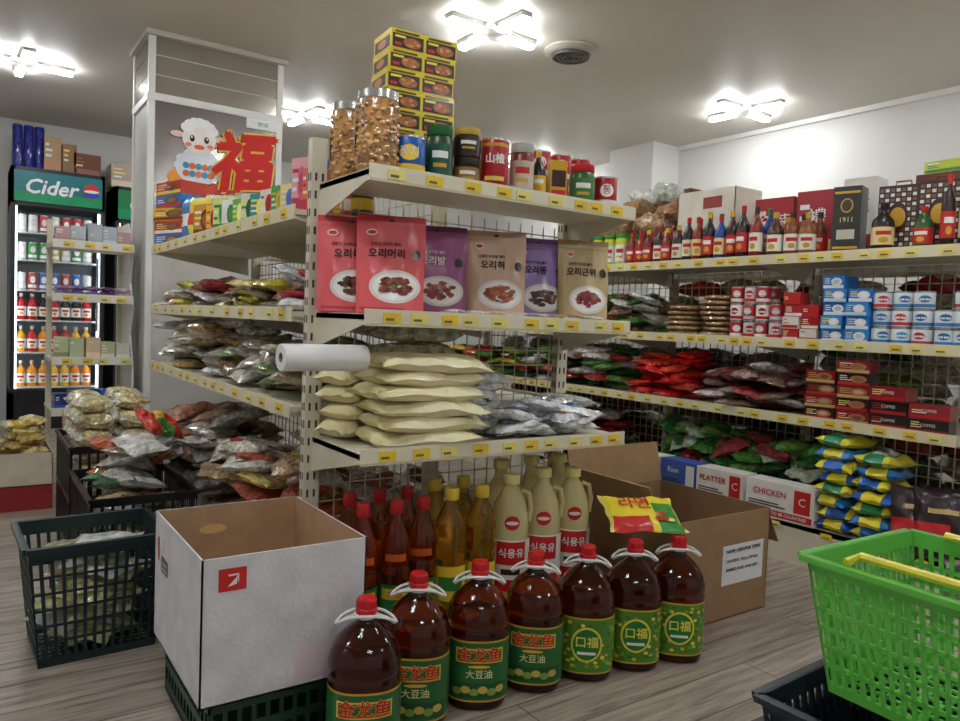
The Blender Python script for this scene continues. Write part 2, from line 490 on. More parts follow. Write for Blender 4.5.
def bottle(m, r, h, body, cap, label, rr, mat='printed_gloss', neck=.3, seg=16):
    m.lathe([(r * .9, 0), (r, h * .03), (r, h * .58), (r * .9, h * .66), (r * .5, h * .76), (r * neck, h * .82), (r * neck, h * .9)], seg, body, mat)
    m.lathe([(r * neck * 1.15, h * .87), (r * neck * 1.2, h * .88), (r * neck * 1.2, h * .995), (r * neck, h)], 12, cap, 'plastic')
    if label:
        m.band(r * 1.02, h * .14, h * .5, -1.8, 1.8, label)
        c2 = WHITE if sum(label) < 480 else RED
        m.quad(-r * .7, h * .34, r * .7, h * .42, c2, cylfn(r * 1.04), n=4)
        m.ell(0, h * .24, r * .45, h * .06, GOLD, cylfn(r * 1.04), seg=10, rings=1)

# ------------------------------------------------------------ 5 L oil bottles
def big_oil(x, y, rz, style, name='cooking_oil_bottle'):
    m = MB(); m.at(x, y, 0, rz)
    A = (132, 46, 10)
    prof = [(.068, 0), (.078, .006), (.082, .02), (.082, .19), (.083, .20), (.079, .208), (.083, .216), (.082, .235),
            (.077, .255), (.066, .275), (.050, .293), (.034, .307), (.024, .316), (.021, .322), (.021, .335)]
    m.lathe(prof, 32, A, 'oil', p=2.5)
    m.lathe([(.025, .326), (.026, .328), (.026, .333), (.022, .335)], 20, WHITE, 'plastic')
    m.lathe([(.0235, .334), (.0245, .336), (.0245, .346), (.0225, .348), (.0225, .366), (.020, .370)], 24, (205, 28, 34), 'plastic')
    for k in range(20):
        a = 2 * pi * k / 20
        m.box(.0225 * math.cos(a) - .001, .0225 * math.sin(a) - .001, .349, .0225 * math.cos(a) + .001, .0225 * math.sin(a) + .001, .365, (180, 20, 28), 'plastic')
    W = (236, 236, 234)
    pts = []
    for k in range(28):
        a = 2 * pi * k / 28
        ca, sa = math.cos(a), math.sin(a)
        pts.append((.068 * ca, .026 * sa, .334 - .022 * abs(ca) ** 3))
    m.tube(pts, .0036, W, closed=True)
    m.tube([(-.024, 0, .330), (-.045, 0, .322), (-.066, 0, .308)], .0036, W); m.tube([(.024, 0, .330), (.045, 0, .322), (.066, 0, .308)], .0036, W)
    def fn0(s, z, o=0, rr=.0835):
        a = s / .088 - pi / 2
        ca, sa = math.cos(a), math.sin(a)
        q = (abs(ca) ** 2.5 + abs(sa) ** 2.5) ** (-1 / 2.5)
        return ((rr + o) * ca * q, (rr + o) * sa * q, z)
    G = (34, 104, 50)
    m.quad(-.135, .028, .135, .187, GOLD, fn0, n=24)
    if style == 0:
        f1 = lambda s, z, o=0: fn0(s, z, o + .0006)
        m.quad(-.134, .033, .134, .182, G, f1, n=24)
        f2 = lambda s, z, o=0: fn0(s, z, o + .0018)
        m.quad(-.064, .130, .064, .168, (236, 205, 84), lambda s, z, o=0: fn0(s, z, o + .001), n=14)
        m.quad(-.060, .134, .060, .164, (44, 112, 50), lambda s, z, o=0: fn0(s, z, o + .0013), n=14)
        m.text('金龙鱼', .040, 0, .149, (244, 210, 90), lambda s, z, o=0: fn0(s, z, o + .0016), bold=.0016)
        m.text('金龙鱼', .040, 0, .149, (204, 22, 30), lambda s, z, o=0: fn0(s, z, o + .0027), bold=.0006)
        m.text('大豆油', .024, 0, .100, (236, 226, 170), f2, bold=.0003)
        m.ell(0, .121, .03, .004, (240, 190, 60), f2, seg=12)
        m.quad(-.08, .040, .08, .078, (22, 84, 40), f2, n=12)
        f3 = lambda s, z, o=0: fn0(s, z, o + .0024)
        for k in range(6): m.ell(-.058 + k * .023, .055 + .006 * (k % 2), .013, .010, (206, 180, 80) if k % 2 else (130, 160, 70), f3, seg=10)
    else:
        f1 = lambda s, z, o=0: fn0(s, z, o + .0006)
        m.quad(-.134, .033, .134, .182, (78, 132, 40), f1, n=24)
        f2 = lambda s, z, o=0: fn0(s, z, o + .001)
        for k in range(110):
            m.ell(R.uniform(-.12, .12), R.uniform(.042, .174), .007, .005, R.choice([(222, 190, 50), (120, 165, 50), (240, 215, 90), (50, 110, 40)]), f2, seg=6, rings=1)
        m.ell(0, .112, .045, .050, (232, 215, 70), lambda s, z, o=0: fn0(s, z, o + .0018), seg=24)
        m.ell(0, .112, .039, .044, (24, 120, 50), lambda s, z, o=0: fn0(s, z, o + .0024), seg=24)
        m.text('口福', .034, 0, .118, (240, 225, 90), lambda s, z, o=0: fn0(s, z, o + .0034), bold=.0006)
        m.quad(-.026, .084, .026, .092, WHITE, lambda s, z, o=0: fn0(s, z, o + .0032), n=6)
    return m.build(name)
BP = [(.752, 1.498, 0), (.938, 1.585, 0), (1.128, 1.590, 0), (1.315, 1.585, 0), (1.487, 1.560, 1), (1.655, 1.535, 1), (1.815, 1.505, 1)]
for i, (x, y, st) in enumerate(BP):
    big_oil(x, y, -math.atan2(x, y) * .88 + R.uniform(-.08, .08), st)

# ------------------------------------------------------------ base deck bottles in endcap (deck z=.15)
m = MB()
for (x, y) in [(.885, 1.80), (.98, 1.79), (1.07, 1.80), (.90, 1.92), (1.0, 1.93), (1.09, 1.93)]:
    m.at(x, y, .15, R.uniform(-.5, -.2))
    r, h = .043, .355
    m.lathe([(r * .9, 0), (r, .01), (r, .17), (r * .93, .178), (r, .186), (r, .235), (r * .8, .268), (r * .42, .305), (r * .34, .325)], 24, (214, 106, 30), 'oil')
    m.lathe([(r * .42, .318), (r * .44, .32), (r * .44, .35), (r * .38, .355)], 14, RED, 'plastic')
    m.band(r * 1.02, .04, .13, -1.7, 1.7, (40, 120, 50)); m.band(r * 1.03, .09, .12, -.9, .9, (225, 190, 60))
    m.text('大豆', .024, 0, .105, RED, cylfn(r * 1.06))
    m.band(r * 1.02, .195, .215, -.7, .7, (205, 90, 30))
m.build('soybean_oil_bottles')
m = MB()
for (x, y) in [(1.165, 1.80), (1.265, 1.79), (1.18, 1.92), (1.285, 1.92)]:
    m.at(x, y, .15, R.uniform(-.6, -.3)); r = .046
    prof = [(r * .9, 0), (r, .01)]
    for k in range(8): prof += [(r, .02 + k * .029), (r * .95, .034 + k * .029)]
    prof += [(r, .255), (r * .8, .29), (r * .4, .325), (r * .36, .34)]
    m.lathe(prof, 24, (254, 210, 84), 'oil')
    m.lathe([(r * .44, .335), (r * .48, .338), (r * .48, .365), (r * .42, .37)], 14, (240, 206, 70), 'plastic')
    m.band(r * 1.03, .05, .15, -1.4, 1.4, (240, 205, 60)); m.band(r * 1.04, .08, .12, -.8, .8, (60, 130, 60))
m.build('corn_oil_bottles')
m = MB()
for i, (x, y, h) in enumerate([(1.385, 1.805, .39), (1.512, 1.805, .40), (1.64, 1.81, .39), (1.44, 1.935, .41), (1.57, 1.94, .415), (1.69, 1.94, .41)]):
    m.at(x, y, .15, R.uniform(-.6, -.4)); r = .058
    J = (252, 242, 184)
    m.lathe([(r * .9, 0), (r, .01), (r, .20), (r * .99, .25), (r * .84, .30), (r * .52, .340), (r * .34, .355), (r * .34, h - .025)], 28, J, 'jug_plastic', p=2.3)
    m.lathe([(r * .42, h - .030), (r * .46, h - .028), (r * .46, h - .003), (r * .40, h)], 16, (236, 224, 150), 'plastic')
    m.tube([(.030, 0, .34), (.055, 0, .333), (.064, 0, .29), (.058, 0, .245)], .008, J, 'jug_plastic', seg=8)
    m.band(r * 1.09, .045, .20, -1.5, 1.5, (240, 238, 228)); m.band(r * 1.10, .045, .08, -1.5, 1.5, (200, 30, 36))
    m.band(r * 1.10, .125, .195, -.75, .75, (206, 40, 44))
    m.text('식용유', .030, 0, .160, WHITE, cylfn(r * 1.13), bold=.0006)
    m.quad(-.03, .095, .03, .112, (60, 40, 30), cylfn(r * 1.10))
    m.ell(0, .252, .024, .022, (206, 40, 40), cylfn(r * 1.03), seg=16); m.ell(0, .252, .020, .006, WHITE, cylfn(r * 1.06), seg=12)
m.build('vegetable_oil_jugs')

# ------------------------------------------------------------ endcap shelf 3 (top z .657)
m = MB()
CR = (238, 229, 186)
def sackcol(a, b, t):
    return (228, 216, 164) if abs(a) > .86 else CR
z = .657
for k in range(6):
    m.at(1.035 + R.uniform(-.018, .018) + (.01 if k % 2 else 0), 1.80 + R.uniform(-.01, .01), z + .022 + k * .040, R.uniform(-.1, .1), R.uniform(-.03, .03), R.uniform(-.04, .04))
    m.pillow(.335, .21, .056, sackcol, 'sack', seed=k, nx=20, ny=14, wr=.22)
for k in range(4):
    m.at(.90 + R.uniform(-.01, .01), 1.945, z + .03 + k * .048, .5 + R.uniform(-.2, .2))
    m.pillow(.16, .13, .055, sackcol, 'sack', seed=20 + k)
m.build('flour_bag_stack')
m = MB()
for k in range(6):
    m.at(1.10 + .02 * (k % 2), 1.962, .657 + .03 + k * .054, R.uniform(-.12, .12))
    m.pillow(.30, .09, .058, (lambda a, b, t: (232, 226, 200) if (int(a * 6) + int(b * 4)) % 2 else (206, 198, 166)), 'film', seed=40 + k)
m.build('grain_bag_stack')
m = MB(); m.at(.632, 1.765, .896, .04, 0, pi / 2)
L_ = .225
m.lathe([(.012, 0), (.033, 0), (.034, .003), (.034, L_), (.033, L_ + .003), (.012, L_ + .003)], 28, (240, 240, 240), 'plastic', cap=False)
m.lathe([(.014, .001), (.012, .001), (.012, L_ + .002), (.014, L_ + .002)], 18, (165, 135, 100), 'cardboard', cap=False)
m.build('plastic_bag_roll')
m = MB()
pal = [(232, 234, 238), (50, 100, 190), (230, 140, 50), (235, 238, 240), (215, 220, 226), (70, 130, 210), (240, 240, 240), (226, 90, 50)]
for k in range(36):
    x = R.uniform(1.29, 1.66); y = R.uniform(1.76, 1.93)
    c1, c2 = R.choice(pal), R.choice(pal)
    m.at(x, y, .657 + .018 + .016 * (k // 6), R.uniform(-.6, .6), R.uniform(-.22, .22), R.uniform(-.22, .22))
    m.pillow(.15, .11, .034, (lambda a, b, t, c1=c1, c2=c2: c1 if abs(a) < .5 and abs(b) < .6 else (236, 237, 238)), 'film', seed=60 + k)
for k in range(8):
    m.at(1.25 + .03 * (k % 4), 1.91, .657 + .02 + k * .022, R.uniform(-.4, .4), .2)
    m.pillow(.15, .12, .04, (228, 229, 228), 'film', seed=90 + k)
m.build('seasoning_bag_pile')

# ------------------------------------------------------------ endcap shelf 2 pouches (deck top 1.012)
def pouch(x, y, rz, col, dark, txt, w=.19, h=.27, food=(140, 60, 30), z=1.013):
    m = MB(); m.at(x, y, z, rz, -.10)
    nx, nz = 14, 16; th = .045
    ph = R.uniform(0, 6)
    def dep(a, b):
        e = max(0, 1 - abs(a) ** 4) ** .5
        return th / 2 * e * max(0, (1 - (max(0, b) ** 1.6))) + .0012
    wv = lambda a, b: .0018 * math.sin(a * 6 + b * 11 + ph) + .0012 * math.sin(a * 13 - b * 7 + ph)
    v = []; f = []; c = []
    for s in (-1, 1):
        for i in range(nx + 1):
            for j in range(nz + 1):
                a = -1 + 2 * i / nx; b = j / nz
                v.append((a * w / 2 * (1 - .03 * (1 - b) * abs(a)), s * dep(a, b) + wv(a, b), b * h))
    N = (nx + 1) * (nz + 1)
    for s in range(2):
        for i in range(nx):
            for j in range(nz):
                q = s * N + i * (nz + 1) + j
                ff = (q, q + nz + 1, q + nz + 2, q + 1)
                f.append(ff if s == 0 else tuple(reversed(ff)))
                c.append(dark if j >= nz - 1 else col)
    for i in range(nx):
        f.append((i * (nz + 1), N + i * (nz + 1), N + (i + 1) * (nz + 1), (i + 1) * (nz + 1))); c.append(dark)
    m.add(v, f, c, 'printed_gloss')
    F = lambda e: (lambda px, pz, o=0: (px, -dep(px / (w / 2), pz / h) + wv(px / (w / 2), pz / h) - e - o - .0006, pz))
    m.quad(-w / 2 * .97, h * .885, w / 2 * .97, h * .90, jit(col, 25), F(.001), n=8)
    m.ell(0, h * .95, .008, .004, (60, 50, 50), F(.0012), seg=10, rings=1)
    m.ell(w * .06, h * .27, w * .37, h * .17, (232, 228, 222), F(.001), seg=26, rings=4)
    m.ell(w * .06, h * .27, w * .32, h * .142, (252, 251, 248), F(.0016), seg=26, rings=4)
    for k in range(40):
        a = R.uniform(0, 6.28); q = R.uniform(0, 1) ** .5
        m.ell(w * .06 + w * .22 * q * math.cos(a), h * .275 + h * .09 * q * math.sin(a), R.uniform(.007, .016), R.uniform(.004, .008),
              jit(food, 35), F(.0022 + k * .00004), seg=7, rings=1)
    for k in range(4):
        m.ell(w * .06 + R.uniform(-.03, .03), h * .28 + R.uniform(-.01, .015), .005, .003, (80, 140, 50), F(.004), seg=6, rings=1)
    tc = (50, 26, 26) if sum(col) > 420 else (250, 245, 240)
    m.text(txt, .028, -w * .06, h * .60, tc, F(.0016), bold=.0008)
    m.text('궁중한 우리집 별미', .0105, -w * .08, h * .70, tc, F(.0016), bold=.0002)
    m.ell(-w * .28, h * .82, .015, .009, (250, 245, 240), F(.0014), seg=14, rings=2)
    m.ell(-w * .28, h * .82, .012, .006, (200, 60, 70), F(.002), seg=14, rings=1)
    m.ell(w * .36, h * .60, .012, .015, (40, 24, 24), F(.0018), seg=12, rings=1)
    m.quad(-w * .43, h * .03, w * .2, h * .055, dark, F(.0014), n=4)
    return m.build('snack_pouch')
CO = (230, 98, 104); MA = (166, 88, 146); BE = (218, 182, 156); LA = (168, 138, 208); TA = (202, 178, 132)
pouch(.885, 1.925, -.35, CO, (196, 60, 66), '오리목', food=(90, 50, 30))
pouch(.958, 1.83, -.42, CO, (196, 60, 66), '오리머리', food=(120, 50, 26), w=.19, h=.272)
pouch(1.145, 1.90, -.38, MA, (120, 50, 100), '오리발', food=(150, 40, 36))
pouch(1.235, 1.945, -.38, (226, 196, 176), (190, 150, 130), '오리', food=(170, 80, 40))
pouch(1.335, 1.86, -.42, BE, (190, 150, 124), '오리혀', food=(176, 84, 50))
pouch(1.535, 1.90, -.38, LA, (120, 90, 160), '오리똥', food=(100, 34, 40))
pouch(1.66, 1.82, -.38, TA, (166, 138, 90), '오리근위', food=(140, 40, 44), w=.175)
m = MB()
for k in range(16):
    m.at(1.10 + k * .037, 1.752 + .02 * (k % 2), 1.013 + .008 + .006 * (k % 2), R.uniform(-.6, .6), 0, R.uniform(-.05, .05))
    c = R.choice([(225, 225, 220), (190, 160, 120), (220, 210, 190), (150, 110, 80)])
    m.pillow(.08, .06, .016, c, 'film', seed=k + 100, nx=6, ny=5)
m.build('small_snack_packets')

# ------------------------------------------------------------ endcap top (deck top 1.373)
ZT = 1.373
def single(name, x, y, z, rz, fn):
    m = MB(); m.at(x, y, z, rz); fn(m); return m.build(name)
def nutjar(m):
    r, h = .052, .205
    m.lathe([(r * .93, 0), (r, .008), (r, h - .025), (r * .9, h - .018)], 28, (180, 128, 66), 'nuts')
    rr = random.Random(3)
    for k in range(190):
        a = rr.uniform(0, 2 * pi); z = rr.uniform(.012, h - .035)
        q = rr.uniform(.007, .010); cc = jit((200, 150, 84), 26, rr)
        T = m.T.copy(); m.T = T @ Matrix.Translation((r * .94 * math.cos(a), r * .94 * math.sin(a), z))
        m.lathe([(q * .3, -q * .7), (q * .85, -q * .4), (q, 0), (q * .85, q * .4), (q * .3, q * .7)], 7, cc, 'nuts'); m.T = T
    m.lathe([(r * .97, h - .024), (r * 1.01, h - .022), (r * 1.01, h - .002), (r * .97, h)], 28, (196, 196, 192), 'tin')
    m.band(r * 1.13, .05, .13, 1.4, 4.5, (235, 225, 205))
single('nut_jar', .872, 1.765, ZT, 0, nutjar)
single('nut_jar', .868, 1.915, ZT, 0, nutjar)
r_ = R
single('food_can', .965, 1.765, ZT, -.45, lambda m: can(m, .045, .105, (30, 90, 175), (240, 200, 50), r_, '꽁치'))
single('pickle_jar', 1.065, 1.775, ZT, -.45, lambda m: jar(m, .038, .155, (44, 70, 36), (30, 100, 54), (28, 80, 66), r_))
def twojar(m):
    T = m.T.copy()
    jar(m, .038, .082, (60, 34, 22), (40, 36, 30), (150, 110, 50), r_, lidh=.25)
    m.T = T @ Matrix.Translation((0, 0, .0825))
    jar(m, .038, .082, (60, 34, 22), (190, 160, 70), (30, 30, 30), r_, lidh=.25)
single('sauce_jar', 1.155, 1.775, ZT, -.45, twojar)
single('sauce_jar', 1.245, 1.905, ZT, -.45, twojar)
def redcan(m):
    r, h = .042, .15
    m.lathe([(r * .96, 0), (r, .003), (r, h - .003), (r * .96, h)], 24, (176, 22, 34), 'printed_gloss')
    m.lathe([(r * 1.02, h - .006), (r * 1.02, h), (r * .93, h + .001)], 24, (200, 200, 200), 'tin'); m.lathe([(r * 1.02, 0), (r * 1.02, .006)], 24, (190, 190, 190), 'tin', cap=False)
    m.text('山楂', .030, 0, h * .6, WHITE, cylfn(r * 1.03), bold=.0008)
    m.quad(-.03, h * .2, .03, h * .28, (240, 210, 90), cylfn(r * 1.02)); m.band(r * 1.01, h * .84, h * .9, -2, 2, GOLD)
single('hawthorn_can', 1.25, 1.775, ZT, -.55, redcan)
single('spice_jar', 1.35, 1.775, ZT, -.55, lambda m: jar(m, .036, .155, (120, 46, 30), (190, 190, 190), (200, 190, 170), r_))
single('soy_sauce_bottle', 1.425, 1.79, ZT, -.6, lambda m: bottle(m, .024, .15, (34, 22, 18), (200, 170, 50), (230, 190, 50), r_))
single('soy_sauce_bottle', 1.435, 1.88, ZT, -.6, lambda m: bottle(m, .024, .16, (34, 22, 18), (190, 40, 30), (230, 190, 50), r_))
def spicebox(m): 
    m.box(-.026, -.02, 0, .026, .02, .13, (206, 160, 40), 'printed_gloss'); m.box(-.022, -.0208, .05, .022, -.02, .1, (60, 30, 20), 'printed_gloss'); m.box(-.022, -.0212, .02, .022, -.02, .04, RED, 'printed_gloss')
single('spice_box', 1.495, 1.785, ZT, -.4, spicebox)
single('pickle_jar', 1.59, 1.775, ZT, -.6, lambda m: jar(m, .04, .13, (56, 94, 40), (190, 34, 34), (60, 120, 56), r_))
def redcans(m):
    T = m.T.copy()
    for k in range(2):
        m.T = T @ Matrix.Translation((0, 0, .0925 * k)); can(m, .036, .09, (176, 26, 32), (235, 230, 220), r_, 'Hu')
single('meat_can', 1.605, 1.90, ZT, -.6, redcans)
single('meat_can', 1.52, 1.905, ZT, -.6, redcans)
single('meat_can', 1.69, 1.90, ZT, -.6, redcans)
single('meat_can', 1.69, 1.775, ZT, -.6, lambda m: can(m, .038, .105, (170, 30, 36), (235, 230, 220), r_, '통'))
m = MB()
for k in range(8):
    m.at(1.06 + R.uniform(-.006, .006), 1.93, ZT + k * .0535, -.10 + R.uniform(-.05, .05))
    w, d, h = .205, .12, .053
    m.box(-w / 2, -d / 2, 0, w / 2, d / 2, h, (232, 208, 40), 'printed_gloss')
    for sx in (-1, 1):
        cx = sx * w / 4
        f = flatfn(-d / 2 - .0008)
        m.quad(cx - w * .23, h * .06, cx + w * .23, h * .76, (40, 26, 22), f, n=1)
        f = flatfn(-d / 2 - .0014)
        m.ell(cx + .012, h * .38, .028, .014, (176, 100, 50), f, seg=14, rings=1)
        for q in range(8): m.ell(cx + .012 + R.uniform(-.02, .02), h * .38 + R.uniform(-.008, .008), .006, .004, jit((206, 140, 76), 40), flatfn(-d / 2 - .002), seg=6, rings=1)
        m.quad(cx - w * .2, h * .56, cx - w * .04, h * .68, (246, 226, 70), f, n=1)
        m.quad(cx - w * .2, h * .16, cx - w * .1, h * .32, (210, 30, 30), f, n=1)
        m.quad(cx - w * .2, h * .82, cx + w * .16, h * .92, (90, 60, 20), f, n=1)
    g = lambda x, z, o=0: (-w / 2 - .001 - o, x, z)
    m.quad(d * .42, h * .1, -d * .42, h * .7, (50, 34, 24), g, n=1)
    m.ell(0, h * .4, .03, .012, (200, 120, 60), lambda x, z, o=0: (-w / 2 - .0018, x, z), seg=10, rings=1)
m.build('yellow_food_box_stack')

# ------------------------------------------------------------ generic bag piles
def bag_pile(name, x0, x1, y0, y1, z, n, size, pal, mats, lay=.02, seed=1, tilt=.15, per=6, rzr=(-.8, .8)):
    rr = random.Random(seed); m = MB()
    for k in range(n):
        w = size[0] * rr.uniform(.75, 1.15); d = size[1] * rr.uniform(.75, 1.15); h = size[2] * rr.uniform(.8, 1.2)
        c = jit(rr.choice(pal), 16, rr); c2 = jit(rr.choice(pal), 24, rr); c3 = rr.choice([WHITE, (200, 40, 40), (230, 200, 70), (60, 120, 70), (40, 40, 44)])
        mt = rr.choice(mats)
        hw = max(w, d) / 2 * .85
        L = k // per
        x = rr.uniform(min(x0 + hw, (x0 + x1) / 2), max(x1 - hw, (x0 + x1) / 2)); y = y0 + hw + (y1 - y0 - 2 * hw) * (((k % per) + rr.uniform(.1, .9)) / per)
        t = tilt if L else tilt * .2
        m.at(x, y, z + h * .45 + L * lay + (.0 if L == 0 else .008), rr.uniform(*rzr), rr.uniform(-t, t), rr.uniform(-t, t))
        q = rr.random()
        if mt == 'film' and q < .35:
            cc = lambda a, b, tt, c=c, c2=c2: c2 if abs(a) < .45 and abs(b) < .5 else c
        elif q < .75:      # clear bag with a small printed sticker
            ox = rr.uniform(-.3, .3)
            cc = lambda a, b, tt, c=c, c3=c3, ox=ox: c3 if abs(a - ox) < .24 and abs(b) < .3 else c
        else: cc = c
        m.pillow(w, d, h, cc, mt, seed=rr.randint(0, 9999), nx=12, ny=9, wr=.2)
    return m.build(name)

GREY = [(190, 184, 172), (214, 210, 202), (176, 164, 146), (208, 202, 182), (226, 224, 218)]
DRY = [(150, 110, 70), (120, 84, 50), (190, 156, 106), (96, 70, 48), (208, 184, 138)]
GRN = [(70, 140, 50), (40, 110, 50), (150, 180, 60), (200, 200, 190), (30, 90, 40)]
REDP = [(200, 30, 34), (216, 50, 40), (170, 20, 30), (220, 180, 60)]
bag_pile('yellow_snack_bags', .765, 1.05, 2.3, 3.0, 1.013, 26, (.2, .14, .035), [(226, 204, 60), (208, 198, 70), (235, 225, 150), (120, 90, 60), (230, 226, 200)], ['film'], seed=3, per=7, tilt=.25)
bag_pile('dried_seaweed_bags', .765, 1.05, 3.02, 3.97, 1.013, 40, (.2, .15, .035), GREY + [(190, 60, 60), (90, 60, 40), (225, 210, 90)], ['film', 'dried_goods'], seed=4, per=9, tilt=.25)
bag_pile('frozen_food_bags', .765, 1.05, 2.06, 2.28, 1.013, 14, (.16, .13, .035), [(225, 228, 230), (160, 150, 140), (200, 60, 60), (235, 235, 230)], ['film'], seed=5, per=3, tilt=.25)
bag_pile('dried_grain_bags', .765, 1.18, 2.95, 3.97, .738, 72, (.2, .15, .045), GREY + DRY[2:3] + [(160, 150, 120), (150, 150, 100)], ['dried_goods', 'film'], lay=.027, seed=6, per=10, tilt=.2)
bag_pile('dried_vegetable_bags', .765, 1.15, 2.08, 2.95, .738, 56, (.2, .15, .038), GREY[:4] + [(130, 160, 90), (150, 120, 90), (220, 222, 216)], ['dried_goods', 'film'], lay=.025, seed=7, per=9, tilt=.3)
bag_pile('bean_bags', .70, 1.2, 2.95, 3.98, .181, 84, (.22, .17, .055), [(210, 208, 200), (160, 130, 104), (186, 176, 156), (176, 110, 90), (226, 224, 218)], ['dried_goods', 'film'], lay=.043, seed=8, per=10, tilt=.3)
bag_pile('spice_bags', .70, 1.2, 2.08, 2.95, .181, 70, (.2, .15, .048), [(210, 204, 194), (176, 146, 106), (226, 206, 130), (160, 130, 94), (232, 230, 222), (190, 90, 60)], ['dried_goods', 'film'], lay=.040, seed=9, per=8, tilt=.35)
bag_pile('noodle_bags', 1.32, 1.72, 2.1, 3.95, 1.013, 30, (.2, .16, .05), REDP + GRN, ['film'], lay=.03, seed=10, per=14)
bag_pile('rice_noodle_bags', 1.32, 1.72, 2.1, 3.95, .738, 30, (.2, .16, .05), GREY + GRN, ['film', 'dried_goods'], lay=.03, seed=12, per=14)
bag_pile('cornmeal_bags', 1.32, 1.72, 2.1, 3.95, .181, 34, (.24, .18, .07), GREY + DRY, ['film', 'dried_goods'], lay=.05, seed=13, per=12)

def row_left(name, specs, xf=.80, z=1.303, S=1.3):
    m = MB()
    for (y, kind, w, h, col, acc, *rest) in specs:
        h *= S * R.uniform(.9, 1.08)
        m.at(xf + (rest[0] if rest else .06), y, z, -pi / 2 + R.uniform(-.25, .1) + .3)
        if kind == 'box': carton(m, w, .07, h, col, acc, R, pic=jit(acc, 40))
        elif kind == 'can': can(m, w / 2, h, col, acc, R)
        elif kind == 'bot': bottle(m, w / 2, h, col, acc, WHITE, R)
        elif kind == 'bag':
            T = m.T.copy(); m.T = T @ Matrix.Translation((0, 0, h / 2 + .002)) @ Matrix.Rotation(pi / 2, 4, 'X')
            m.pillow(w, h, .06, (lambda a, b, t, c=col, c2=acc: c2 if abs(b) < .3 else c), 'printed_gloss', seed=int(y * 100))
    return m.build(name)
row_left('snack_box_row', [
    (2.12, 'box', .06, .10, (225, 120, 110), (200, 60, 60)), (2.20, 'box', .07, .13, (232, 170, 180), (190, 60, 90)),
    (2.29, 'box', .08, .075, (240, 220, 150), (60, 120, 180)), (2.38, 'box', .08, .08, (90, 170, 90), (230, 200, 60)), (2.48, 'box', .09, .09, (235, 235, 220), (200, 50, 50)),
    (2.58, 'box', .09, .085, (60, 150, 160), (240, 230, 80)), (2.69, 'box', .09, .10, (230, 226, 200), (60, 140, 60)), (2.80, 'box', .09, .085, (120, 190, 80), (250, 240, 90)),
    (2.92, 'box', .11, .10, (240, 240, 235), (70, 150, 70)), (3.04, 'box', .10, .12, (220, 230, 140), (40, 130, 60)), (3.16, 'box', .10, .11, (240, 200, 60), (200, 60, 40))])
row_left('snack_can_row', [
    (2.11, 'can', .07, .15, (60, 70, 60), (220, 190, 60), .2), (2.19, 'can', .07, .16, (200, 60, 50), (240, 230, 220), .2), (2.27, 'can', .07, .16, (60, 110, 60), (240, 200, 60), .2),
    (2.35, 'can', .07, .16, (50, 90, 150), (230, 230, 220), .2), (2.43, 'bot', .07, .17, (70, 120, 60), (230, 200, 60), .2), (2.51, 'bot', .07, .17, (190, 150, 60), (200, 50, 40), .2),
    (2.60, 'box', .08, .12, (240, 220, 80), (60, 120, 60), .2), (2.7, 'box', .1, .13, (220, 60, 60), (240, 240, 220), .2), (2.82, 'box', .1, .11, (90, 180, 200), (240, 240, 220), .2), (2.95, 'box', .12, .12, (240, 200, 160), (200, 90, 60), .2)])
row_left('snack_bag_row', [
    (3.31, 'box', .13, .12, (210, 150, 50), (120, 60, 30)), (3.46, 'bag', .15, .16, (235, 220, 90), (220, 80, 50)), (3.62, 'bag', .15, .17, (70, 130, 190), (250, 250, 240))])
m = MB()
cl = [((40, 110, 190), (240, 220, 60)), ((206, 60, 50), (240, 240, 230)), ((235, 180, 60), (120, 70, 40)), ((36, 120, 190), (210, 60, 50)), ((190, 60, 40), (240, 210, 80))]
for k in range(5):
    m.at(.86, 3.84, 1.303 + k * .062, -pi / 2 + .35 + R.uniform(-.1, .1)); carton(m, .24, .13, .0615, cl[k][0], cl[k][1], R, pic=(130, 80, 50), txt='Choco' if k == 4 else None)
m.build('candy_box_stack')

# ------------------------------------------------------------ right shelf products
def rshelf(name, specs, z):
    m = MB()
    for (y, xo, kind, w, h, col, acc) in specs:
        m.at(RX + .02 + xo + R.uniform(-.006, .006), y + R.uniform(-.003, .003), z, -pi / 2 + R.uniform(.1, .6))
        if kind == 'box': carton(m, w, .09, h, col, acc, R, pic=jit(acc, 30))
        elif kind == 'can': can(m, w / 2, h, col, acc, R)
        elif kind == 'tub': jar(m, w / 2, h, col, acc, WHITE, R, lidh=.12)
        elif kind == 'bot': bottle(m, w / 2, h, col, acc, R.choice([(235, 215, 150), (200, 40, 36), (240, 235, 220)]), R, seg=12)
    return m.build(name)
ZR = 1.35
sp = []
for y in (3.24, 3.15, 3.06): 
    for xo in (.04, .13): sp.append((y, xo, 'tub', .075, .18, (200, 210, 50), (60, 150, 60)))
rshelf('detergent_tubs', sp, ZR)
sp = []
y = 2.98
while y > 2.62:
    for xo in (.04, .13): sp.append((y + R.uniform(-.005, .005), xo, 'bot', .062, R.uniform(.17, .2), R.choice([(120, 30, 22), (60, 30, 20), (150, 40, 26)]), R.choice([(200, 40, 36), (30, 90, 50), (230, 190, 60)])))
    y -= .066
rshelf('chili_sauce_bottles', sp, ZR)
sp = []
y = 2.59
while y > 2.12:
    for xo in (.04, .13): sp.append((y, xo, 'bot', .062, R.uniform(.22, .26), R.choice([(34, 20, 16), (40, 24, 18), (50, 20, 16), (24, 70, 150), (130, 40, 24)]), R.choice([(190, 34, 32), (220, 180, 50), (36, 36, 36), (40, 120, 60)])))
    y -= .068
rshelf('soy_sauce_bottles', sp, ZR)
sp = []
y = 2.08
